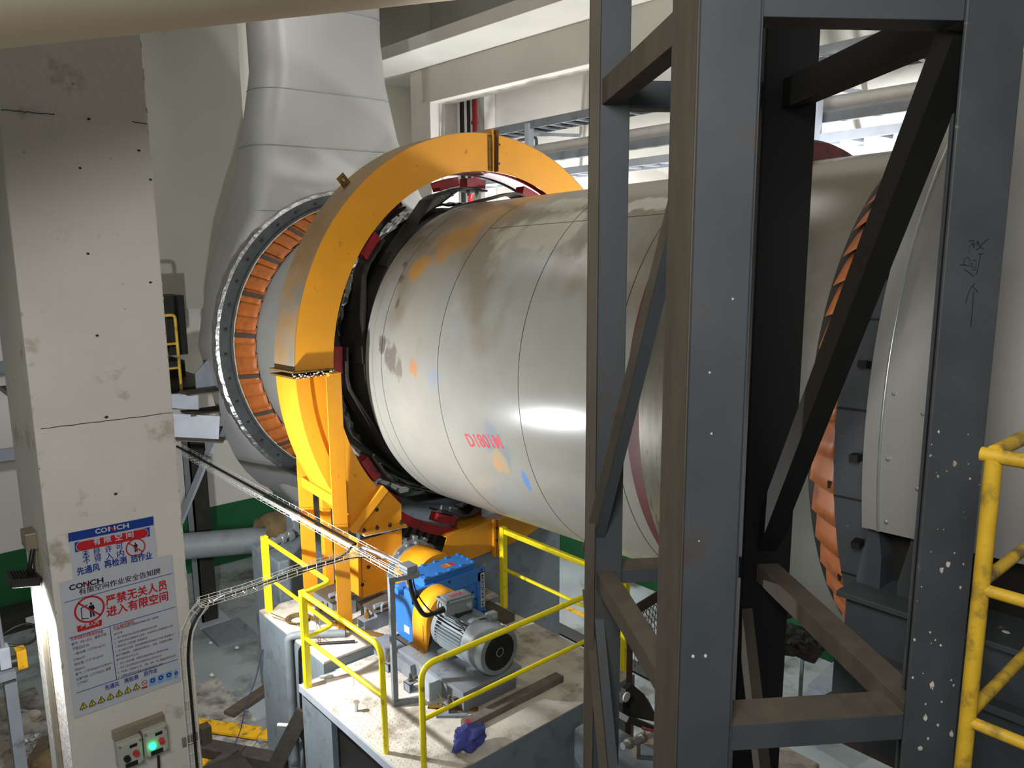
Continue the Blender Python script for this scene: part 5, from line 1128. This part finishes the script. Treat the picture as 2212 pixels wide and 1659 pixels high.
# ================================================================== structures under and beyond the feed end
hs = thing('hood_steelwork', 'grey steel column and beams carrying the inlet hood, lit on one side', 'steelwork', (4.2, 12.6, 0))
MB().box(4.10, 4.36, 12.45, 12.48, 0, 3.4).build('column_flange', 'darksteel', hs); MB().box(4.10, 4.36, 12.75, 12.78, 0, 3.4).build('column_flange', 'darksteel', hs); MB().box(4.10, 4.125, 12.45, 12.78, 0, 3.4).build('column_web', 'lightsteel', hs)  # one grey steel: lit and shaded sides coloured pale and dark
MB().box(4.0, 4.5, 12.3, 12.9, 0, .02).build('base_plate', 'lightsteel', hs)
q = [at(375, 905, 1, 11.3), at(470, 945, 1, 11.3), at(375, 945, 1, 11.3)]
bz = 3.70
MB().bar((3.2, 11.5, bz-.02), (4.08, 11.02, bz-.14), .02, .34).build('beam_web', 'lightsteel', hs); MB().bar((3.2, 11.45, bz-.20), (4.12, 10.98, bz-.32), .30, .02).build('beam_flange', 'duststeel', hs)
MB().bar((3.3, 11.8, bz+.24), (3.95, 11.4, bz+.20), .02, .22).build('channel_web', 'lightsteel', hs)
MB().box(3.75, 4.5, 11.2, 11.6, bz+.34, bz+.36).build('channel_flange', 'duststeel', hs); MB().box(3.75, 4.6, 11.15, 11.6, bz+.05, bz+.07).build('channel_flange', 'duststeel', hs); MB().box(4.42, 4.45, 11.2, 11.6, bz+.07, bz+.34).build('channel_web', 'duststeel', hs)
MB().bar((4.15, 11.3, bz-.25), (3.85, 12.3, 1.9), .04, .16, up=(0, 1, 0)).build('knee_brace', 'lightsteel', hs)
MB().bar(tuple(at(520, 915, 1, 11.6)), tuple(at(660, 1110, 1, 11.6)), .2, .22, up=(0, 1, 0)).build('hood_leg', 'steelblue', hs)
MB().bar((4.3, 11.9, 3.28), (6.6, 11.9, 3.05), .06, .22).build('cross_beam', 'greysteel', hs)
MB().box(3.78, 3.90, 12.5, 12.65, 1.4, 3.3).build('switch_boxes', 'darksteel', hs)
for i in range(3):
    x = 3.95+.12*i; b = at(425+18*i, 850, 0, x)
    MB().prism([b, b+np.array([.0, -.0, .30]), b+np.array([.28, 0, .55]), b+np.array([.34, 0, .55]), b+np.array([.34, 0, 0])], (0, .025, 0)).build('hood_fin', 'greysteel', hs)
fm = thing('fan_motor', 'dark finned motor standing in the recess beside the hood', 'motor', (3.7, 13.3, 4.1))
MB().tube([(3.3, 13.3, 4.75), (4.1, 13.3, 4.75)], .42, 28).build('body', 'blacksteel', fm, smooth=40)
mb = MB()
for k in range(14): mb.tube([(3.35+.05*k, 13.3, 4.75), (3.37+.05*k, 13.3, 4.75)], .47, 24)
mb.build('cooling_fins', 'motordark', fm); MB().box(3.3, 4.3, 12.9, 13.7, 4.05, 4.32).build('base', 'blacksteel', fm); MB().box(3.85, 4.4, 13.0, 13.6, 4.4, 5.35).build('housing', 'blacksteel', fm)
pf_ = thing('service_platform', 'dark platform slab behind the column, under the finned motor', 'platform', (3.2, 12.9, 3.9)); MB().box(1.9, 4.5, 11.9, 14.0, 3.98, 4.05).build('slab', 'darksteel', pf_)
h5 = thing('handrail', 'dull yellow handrail on the platform behind the white column', 'handrail', (3.4, 11.95, 4.05))
zt5 = at(380, 680, 1, 11.9)[2]; xp = at(383, 750, 1, 11.9)[0]
MB().tube(bend([(xp-1.2, 11.9, zt5), (xp, 11.9, zt5), (xp+.01, 11.9, 3.9)], .06), .022, 10).build('top_rail', 'railold', h5, smooth=50)
for dz in (.42, .78): MB().tube([(xp-1.2, 11.9, zt5-dz), (xp, 11.9, zt5-dz)], .018, 10).build('mid_rail', 'railold', h5, smooth=50)
h6 = thing('handrail', 'dull yellow handrail along the back of the platform beside the hood', 'handrail', (3.6, 13.6, 4.05))
z6 = at(380, 653, 1, 13.6)[2]; MB().tube([(2.4, 13.6, z6), (4.4, 13.6, z6+.01)], .022, 10).build('top_rail', 'railold', h6, smooth=50); x6 = at(377, 670, 1, 13.6)[0]; MB().tube([(x6, 13.6, 4.0), (x6, 13.6, z6)], .022, 10).build('post', 'railold', h6, smooth=50)
# fat horizontal pipe and its bearing with the canvas cover
tag(MB().tube([at(380, 1182, 1, 11.3), at(560, 1170, 1, 10.9)+np.array([0, 0, .03]), at(640, 1160, 1, 10.7)], .19, 24).build('transfer_pipe', 'pipegrey', smooth=50), 'fat grey horizontal pipe emerging behind the white column at knee height', 'pipe')
cz = at(590, 1150, 1, 10.6)
cv = MB(); rows = []
for i in range(12):
    s = i/11; y = 10.75-.25*s+.0; rows.append([np.array([4.45+.75*s+.02*noise.noise(Vector((s*4, k*.6, 2))), 10.72, 1.98])+np.array([0, math.cos(f)*.235, math.sin(f)*.235])*(1+.14*noise.noise(Vector((s*5, math.cos(f)*2, math.sin(f)*2)))) for k, f in enumerate(np.linspace(-.3, PI*1.15, 16))])
tag(cv.grid(rows).build('canvas_wrap', 'canvas', smooth=30), 'brown canvas wrapped over the end of the fat grey pipe', 'canvas wrap')
vb = thing('valve_body', 'small grey valve block with hand fittings on the pale pier top', 'valve', (4.9, 10.0, 2.4))
vz = pr[2]
MB().box(4.62, 4.95, 9.95, 10.2, vz, vz+.42).build('body', 'greysteel', vb, bevel=.02); MB().box(4.70, 4.86, 9.90, 9.95, vz+.1, vz+.25).build('window', 'blacksteel', vb); MB().cyl((4.66, 9.94, vz+.34), (4.66, 9.9, vz+.34), .05, n=14).build('dial', 'blacksteel', vb, smooth=40)
MB().tube(bend([(4.62, 10.0, vz+.10), (4.45, 9.85, vz+.09), (4.15, 9.75, vz+.06), (4.0, 9.7, vz+.06)], .1), .05, 10).build('pipe', 'galv', vb, smooth=50)
mb = MB()
for x in (4.2, 4.36, 4.5): mb.tube([(x, 9.77+(x-4.15)*.25, vz+.07), (x+.05, 9.785+(x-4.15)*.25, vz+.075)], .07, 10)
mb.build('unions', 'galv', vb)
# things leaning on and hanging from the pedestal flank
pf0 = 3.42
pipe = [at(700, 1360, 2, 1.86), (3.56, 7.75, 1.87), (3.43, 7.72, 1.83), (3.43, 7.72, .25)]
tag(MB().tube(bend([(3.95, 7.35, 1.87), (3.55, 7.66, 1.87), (3.44, 7.72, 1.86), (3.44, 7.74, .28)], .12), .045, 14).build('drain_pipe', 'pipegrey', smooth=50), 'grey bent pipe coming over the raised block and down its flank', 'pipe')
tag(MB().tube(bend([(3.95, 7.15, 1.85), (3.47, 7.50, 1.84), (3.46, 7.52, 1.2), (3.44, 7.45, .1), (3.2, 7.6, .04)], .1), .018, 8).build('hose', 'black', smooth=50), 'black hose hanging down the pedestal flank beside the grey bent pipe', 'hose')
tag(MB().bar((3.10, 7.90, .02), (3.40, 7.35, 1.15), .17, .035, up=(.8, .5, .2)).build('plank', 'darkwood'), 'dark plank leaning against the pedestal flank, lower one', 'plank')
tag(MB().bar((3.44, 7.55, .75), (3.47, 7.30, 1.30), .16, .03, up=(1, 0, 0)).build('plank', 'darkwood'), 'short dark plank wedged upright behind the hanging hose', 'plank')
tag(MB().tube([(3.28, 7.75, .85), (3.45, 7.35, .95)], .022, 8).build('pipe_clip', 'pvcwhite', smooth=50), 'pale clip rod tying the plank and the hose to the pedestal', 'clip')
tag(MB().tube([(3.49, 8.56, 1.35), (3.36, 8.52, 1.02), (3.22, 8.50, .78), (3.12, 8.45, .52), (2.95, 8.38, .30), (2.80, 8.2, .015), (2.6, 7.9, .01)], .006, 6).build('rope', 'navy'), 'thin blue rope slanting from the pedestal to the floor', 'rope')
# floor clutter between the column and the pedestal
tag(MB().bar((2.50, 9.55, .10), (3.50, 8.05, .08), .19, .17).build('beam', 'darkwood', bevel=.01), 'dark heavy beam lying on the floor between column and pedestal', 'beam')
tag(MB().bar((2.75, 10.0, .05), (3.75, 8.6, .05), .22, .03).build('striped_board', 'stripe'), 'yellow hazard board on the floor past the dark heavy beam', 'board')
tag(MB().bar((2.6, 8.45, .13), (3.1, 8.62, .15), .12, .12).build('beam', 'darkwood', bevel=.01), 'short dark beam lying crossways over the heavy one', 'beam')
tag(MB().bar((2.42, 8.75, .03), (2.95, 8.95, .03), .2, .03).build('striped_board', 'stripe'), 'yellow board end peeping out beside the column', 'board')
tag(MB().box(2.35, 3.05, 7.7, 8.35, 0, .32).build('steel_bin', 'darksteel', bevel=.01), 'dark open steel bin on the floor beside the column', 'bin')
tag(MB().tube([(2.62+.09*math.cos(a), 8.0+.07*math.sin(a), .33) for a in np.linspace(0, 2*PI, 24, endpoint=False)], .008, 6, closed=True).build('steel_hoop', 'galv'), 'small bright steel hoop resting on the dark bin', 'hoop')
tag(MB().bar((3.4, 9.6, .04), (4.3, 9.95, .04), .18, .05).build('timber', 'wood'), 'pale dusty timber on the floor by the pedestal corner', 'timber')
tag(MB().box(3.45, 4.1, 8.75, 9.2, 0, .05).build('drain_cover', 'greysteel'), 'grey drain cover in the floor beside the pedestal flank', 'cover')
tag(MB().bar((3.55, 8.95, .06), (4.05, 9.1, .06), .04, .03).build('bright_strip', 'galv'), 'bright metal strip lying on the drain cover', 'strip')
tag(MB().box(4.0, 4.6, 11.5, 12.2, 0, .05).build('floor_plate', 'greysteel'), 'grey floor plate before the steel column foot', 'plate')
for i in range(5): tag(MB().ball((3.2+.35*i+RND.uniform(-.1, .1), 11.3+RND.uniform(-.8, .5), .02), .03, 6, (1, 1.4, .6)).build('rubble_lump', 'pvcwhite'), 'small white lump of rubble on the floor behind the column', 'rubble', 'white rubble lumps on the floor')
tag(MB().grid([[np.array([2.1+.14*i, 8.6+.16*j, .012+.02*noise.noise(Vector((i*.4, j*.4, 0)))]) for i in range(12)] for j in range(14)]).build('spilled_ash', 'dirtfloor', smooth=40), 'spilled grey dust spread on the floor beside the column', 'dust', kind='stuff')
# left of the column: floor dirt, small stuff, limit switch stand
rows = [[np.array([.55+.09*i, 9.4+.13*j, .01+.03*max(0, noise.noise(Vector((i*.5, j*.5, 4))))]) for i in range(13)] for j in range(22)]
tag(MB().grid(rows).build('rubble', 'dirtfloor', smooth=20), 'broken pale rubble and dust scattered on the floor past the column', 'rubble', kind='stuff')
for i in range(16): tag(MB().bolt((1.33+RND.uniform(-.10, .10), 10.55+RND.uniform(-.28, .28), .03), (RND.uniform(-1, 1), RND.uniform(-1, 1), .5), .026, .05).build('nut', 'galv'), 'small silver nut in the heap on the littered floor', 'nut', 'heap of silver nuts on the floor')
tag(MB().cyl((1.42, 11.35, .02), (1.42, 11.35, .035), .14, n=24).build('round_plate', 'concrete'), 'pale round plate lying on the littered floor', 'plate')
tag(MB().bar((1.33, 11.6, .03), (1.44, 11.45, .03), .04, .03).build('chalk_stick', 'signwhite'), 'small white stick beside the round plate', 'stick')
tag(MB().ball((1.46, 10.0, .10), .22, 8, (1.2, 1.0, .55)).build('rag_bundle', 'canvas', smooth=25), 'muddy green-brown rag bundle at the foot of the column', 'rag')
tag(MB().bar((1.20, 9.85, .04), (1.42, 9.75, .04), .05, .03).build('wood_chip', 'wood'), 'tan wood chip beside the muddy rag bundle', 'wood chip')
tag(MB().bar((.95, 9.6, .06), (1.5, 10.6, .06), .16, .06).build('timber', 'wood'), 'grey dirty timber lying beside the muddy rag bundle', 'timber')
tag(MB().ball((1.22, 9.45, .05), .16, 7, (1, 1.3, .5)).build('plastic_bag', 'foil', smooth=15), 'crumpled shiny plastic bag on the floor by the column foot', 'bag')
ls = thing('test_stand', 'grey machine stand with a yellow block at the picture edge', 'machine stand', (.9, 9.2, 0))
e = at(22, 1440, 1, 9.2)
MB().box(e[0]-.35, e[0]+.02, 9.0, 9.4, e[2]-.05, e[2]+.03).build('table', 'greysteel', ls); MB().box(e[0]-.08, e[0]+.03, 9.1, 9.25, 0, e[2]).build('leg', 'greysteel', ls)
MB().box(e[0]+.05, e[0]+.14, 9.05, 9.2, e[2]+.0, e[2]+.2).build('yellow_block', 'stripe', ls, bevel=.006); MB().cyl((e[0]-.02, 9.12, e[2]+.08), (e[0]+.06, 9.12, e[2]+.08), .06, n=14).build('shaft', 'darksteel', ls, smooth=40); MB().box(e[0]-.10, e[0]-.0, 9.05, 9.2, e[2]+.05, e[2]+.28).build('block', 'lightsteel', ls, bevel=.01)
MB().tube([(e[0]-.05, 9.1, e[2]), (e[0]-.08, 9.1, e[2]+1.9)], .02, 8).build('rod', 'greysteel', ls)
cf_ = at(35, 1375, 1, 9.6)
tag(MB().tube([cf_+np.array([.20*math.cos(a), .12*math.sin(a), .055*math.sin(a)+.0*a+.03*math.sin(2*a)]) for a in np.linspace(0, 4*PI, 50)], .014, 7).build('cable_loop', 'black', smooth=50), 'black cable looped in the air beside the machine stand', 'cable')
wl = at(140, 1320, 1, 13.9); 
tl = thing('tube_light', 'bright white tube fitting low before the green wall, past the column', 'lamp', wl)
MB().bar(wl+np.array([-.55, 0, 0]), wl+np.array([.8, 0, .02]), .08, .10).build('housing', 'pvcwhite', tl); MB().box(wl[0]+.2, wl[0]+.26, 13.88, 13.94, 0, wl[2]).build('stand', 'darksteel', tl); MB().bar(wl+np.array([-.3, -.05, -.12]), wl+np.array([-.18, -.05, -.12]), .05, .16).build('bracket', 'pvcwhite', tl)
tag(MB().box(.9, 3.2, 14.2, 14.6, 0, .33).build('low_cabinet', 'darksteel'), 'dark low cabinet against the green wall under the tube fitting', 'cabinet')
# left bay steel rails behind the column
for i, (y0, y1, m) in enumerate(((785, 800, 'greysteel'), (965, 1000, 'lightsteel'))):
    a = at(-60, (y0+y1)/2+8, 1, 14.4); b = at(60, (y0+y1)/2-6, 1, 14.4)
    tag(MB().bar(a-np.array([1, 0, 0]), b+np.array([1.2, 0, 0]), .12, .18).build('wall_rail', m), ('grey upper rail on the back wall past the column edge', 'pale lower ledge rail on the back wall past the column edge')[i], 'rail')
tag(MB().box(-3, 1.9, 14.55, 14.69, 4.1, 7.0).build('window_panel', 'greysteel'), 'grey shutter panel high on the back wall past the column edge', 'shutter')

# ================================================================== around the tyre support, between the tower columns
bp = thing('roller_bearing', 'black bearing bracket with round holes on a concrete block, seen through the tower', 'bearing', (5.6, 4.0, .9))
def mat_(px, py, Y=4.15): return at(px, py, 1, Y)
o1 = [mat_(x, y) for x, y in ((1345, 1520), (1352, 1490), (1366, 1478), (1392, 1500), (1418, 1548), (1418, 1560), (1345, 1545))]
MB().prism(o1, (0, .05, 0)).build('bracket_plate', 'blacksteel', bp)
p = mat_(1352, 1505, 4.14); MB().cyl(p, p-np.array([0, .012, 0]), .045, n=16).build('hole', 'pvcwhite', bp)
MB().prism([mat_(1372, 1490, 4.3), mat_(1400, 1510, 4.3), mat_(1420, 1550, 4.3), mat_(1408, 1556, 4.3), mat_(1385, 1520, 4.3)], (0, .05, 0)).build('bracket_rib', 'greysteel', bp)
MB().bar(mat_(1345, 1548, 4.05), mat_(1425, 1580, 4.05), .12, .05).build('foot', 'blacksteel', bp)
MB().cyl(mat_(1372, 1525, 4.1), mat_(1380, 1520, 4.1)+np.array([0, .2, 0]), .05, n=14).build('shaft_end', 'darksteel', bp, smooth=40)
blk = at(1238, 1572, 1, 4.55)
tag(MB().box(blk[0], blk[0]+.32, 3.5, 4.55, 0, blk[2]).build('concrete_pier', 'greyconc', bevel=.03), 'rough grey concrete block at the foot of the tower column, beside the pedestal', 'concrete pier')
q0 = at(1345, 1590, 1, 4.4)
tag(MB().box(q0[0]-.3, q0[0]+1.1, 3.0, 4.4, 0, q0[2]-.06).build('concrete_pier', 'concrete', bevel=.03), 'stained concrete pier top carrying the black bearing bracket', 'concrete pier')
vv = thing('gate_valve', 'small pipe with a red-handled valve on the stained pier, seen through the tower', 'valve', mat_(1380, 1600, 3.9))
MB().bar(mat_(1375, 1600, 3.9), mat_(1375, 1600, 3.9)*np.array([1, 1, 0])+ZV*(q0[2]-.06), .05, .05).build('support', 'conduit', vv)
a, b = mat_(1345, 1612, 3.9), mat_(1408, 1585, 3.9); MB().tube([a, b], .03, 10).build('pipe', 'galv', vv, smooth=50)
for k in (.15, .6): c = a+(b-a)*k; MB().tube([c, c+(b-a)*.12], .045, 10).build('union', 'conduit', vv, smooth=50)
c = a+(b-a)*.72; MB().tube([c, c+ZV*.09], .014, 8).build('stem', 'galv', vv); MB().bar(c+ZV*.09-U*.02, c+ZV*.05+U*.10, .03, .012).build('handle', 'redpaint', vv)
mg = thing('mesh_guard', 'curved wire mesh guard with a dark tube top rail, seen through the tower', 'mesh guard', mat_(1400, 1350, 4.6))
g0, g1 = mat_(1362, 1325, 4.7), mat_(1450, 1270, 4.7)
MB().tube([g0, g1], .05, 12).build('top_rail', 'brownmesh', mg, smooth=50)
mb = MB()
for k in np.linspace(0, 1, 13):
    s_ = g0+(g1-g0)*k; mb.tube([s_, s_+np.array([.18, -.05, -.25]), s_+np.array([.30, -.1, -.62])], .004, 4); mb.tube([s_, s_+np.array([-.05, .0, -.25]), s_+np.array([-.02, 0, -.62])], .004, 4)
for s_ in (g0, g1): MB().tube([s_, (s_[0], s_[1], 0)], .03, 10).build('post', 'brownmesh', mg)
for k in range(8): z = -.08*k; mb.tube([g0+np.array([.03*k, 0, z]), g1+np.array([.03*k, 0, z])], .0035, 4)
mb.build('mesh', 'brownmesh', mg)
# rubble-covered ledge and slabs below the casing
lg_ = at(1700, 1400, 1, 3.2)
ld = thing('ash_tray', 'steel tray heaped with black clinker dust, low behind the tower', 'tray', lg_)
a, b, c, d = [at(x, y, 2, lg_[2]) for x, y in ((1690, 1345), (1800, 1388), (1715, 1412), (1640, 1400))]
MB().prism([a, b, c, d], (0, 0, -.03)).build('plate', 'darksteel', ld)
MB().grid([[a+(b-a)*i/12*.97+(d-a)*j/12*.9+np.array([.02, 0, .012+.03*abs(noise.noise(Vector((i*.9, j*.9, 0))))]) for i in range(13)] for j in range(13)]).build('clinker_dust', 'shelldark', ld)['kind'] = 'stuff'
s0 = at(1760, 1470, 2, .35)
tag(MB().prism([at(1745, 1480, 2, .5), at(1805, 1425, 2, .5), at(1845, 1470, 2, .5), at(1740, 1520, 2, .5)], (0, 0, -.5)).build('concrete_wedge', 'greyconc'), 'grey-blue wedge of concrete low under the near casing', 'concrete wedge')
tag(MB().ball(at(1812, 1500, 2, .12), .2, 7, (1.3, 1, .6)).build('boulder', 'concrete', smooth=30), 'grey lump of broken concrete on the floor under the casing', 'lump')
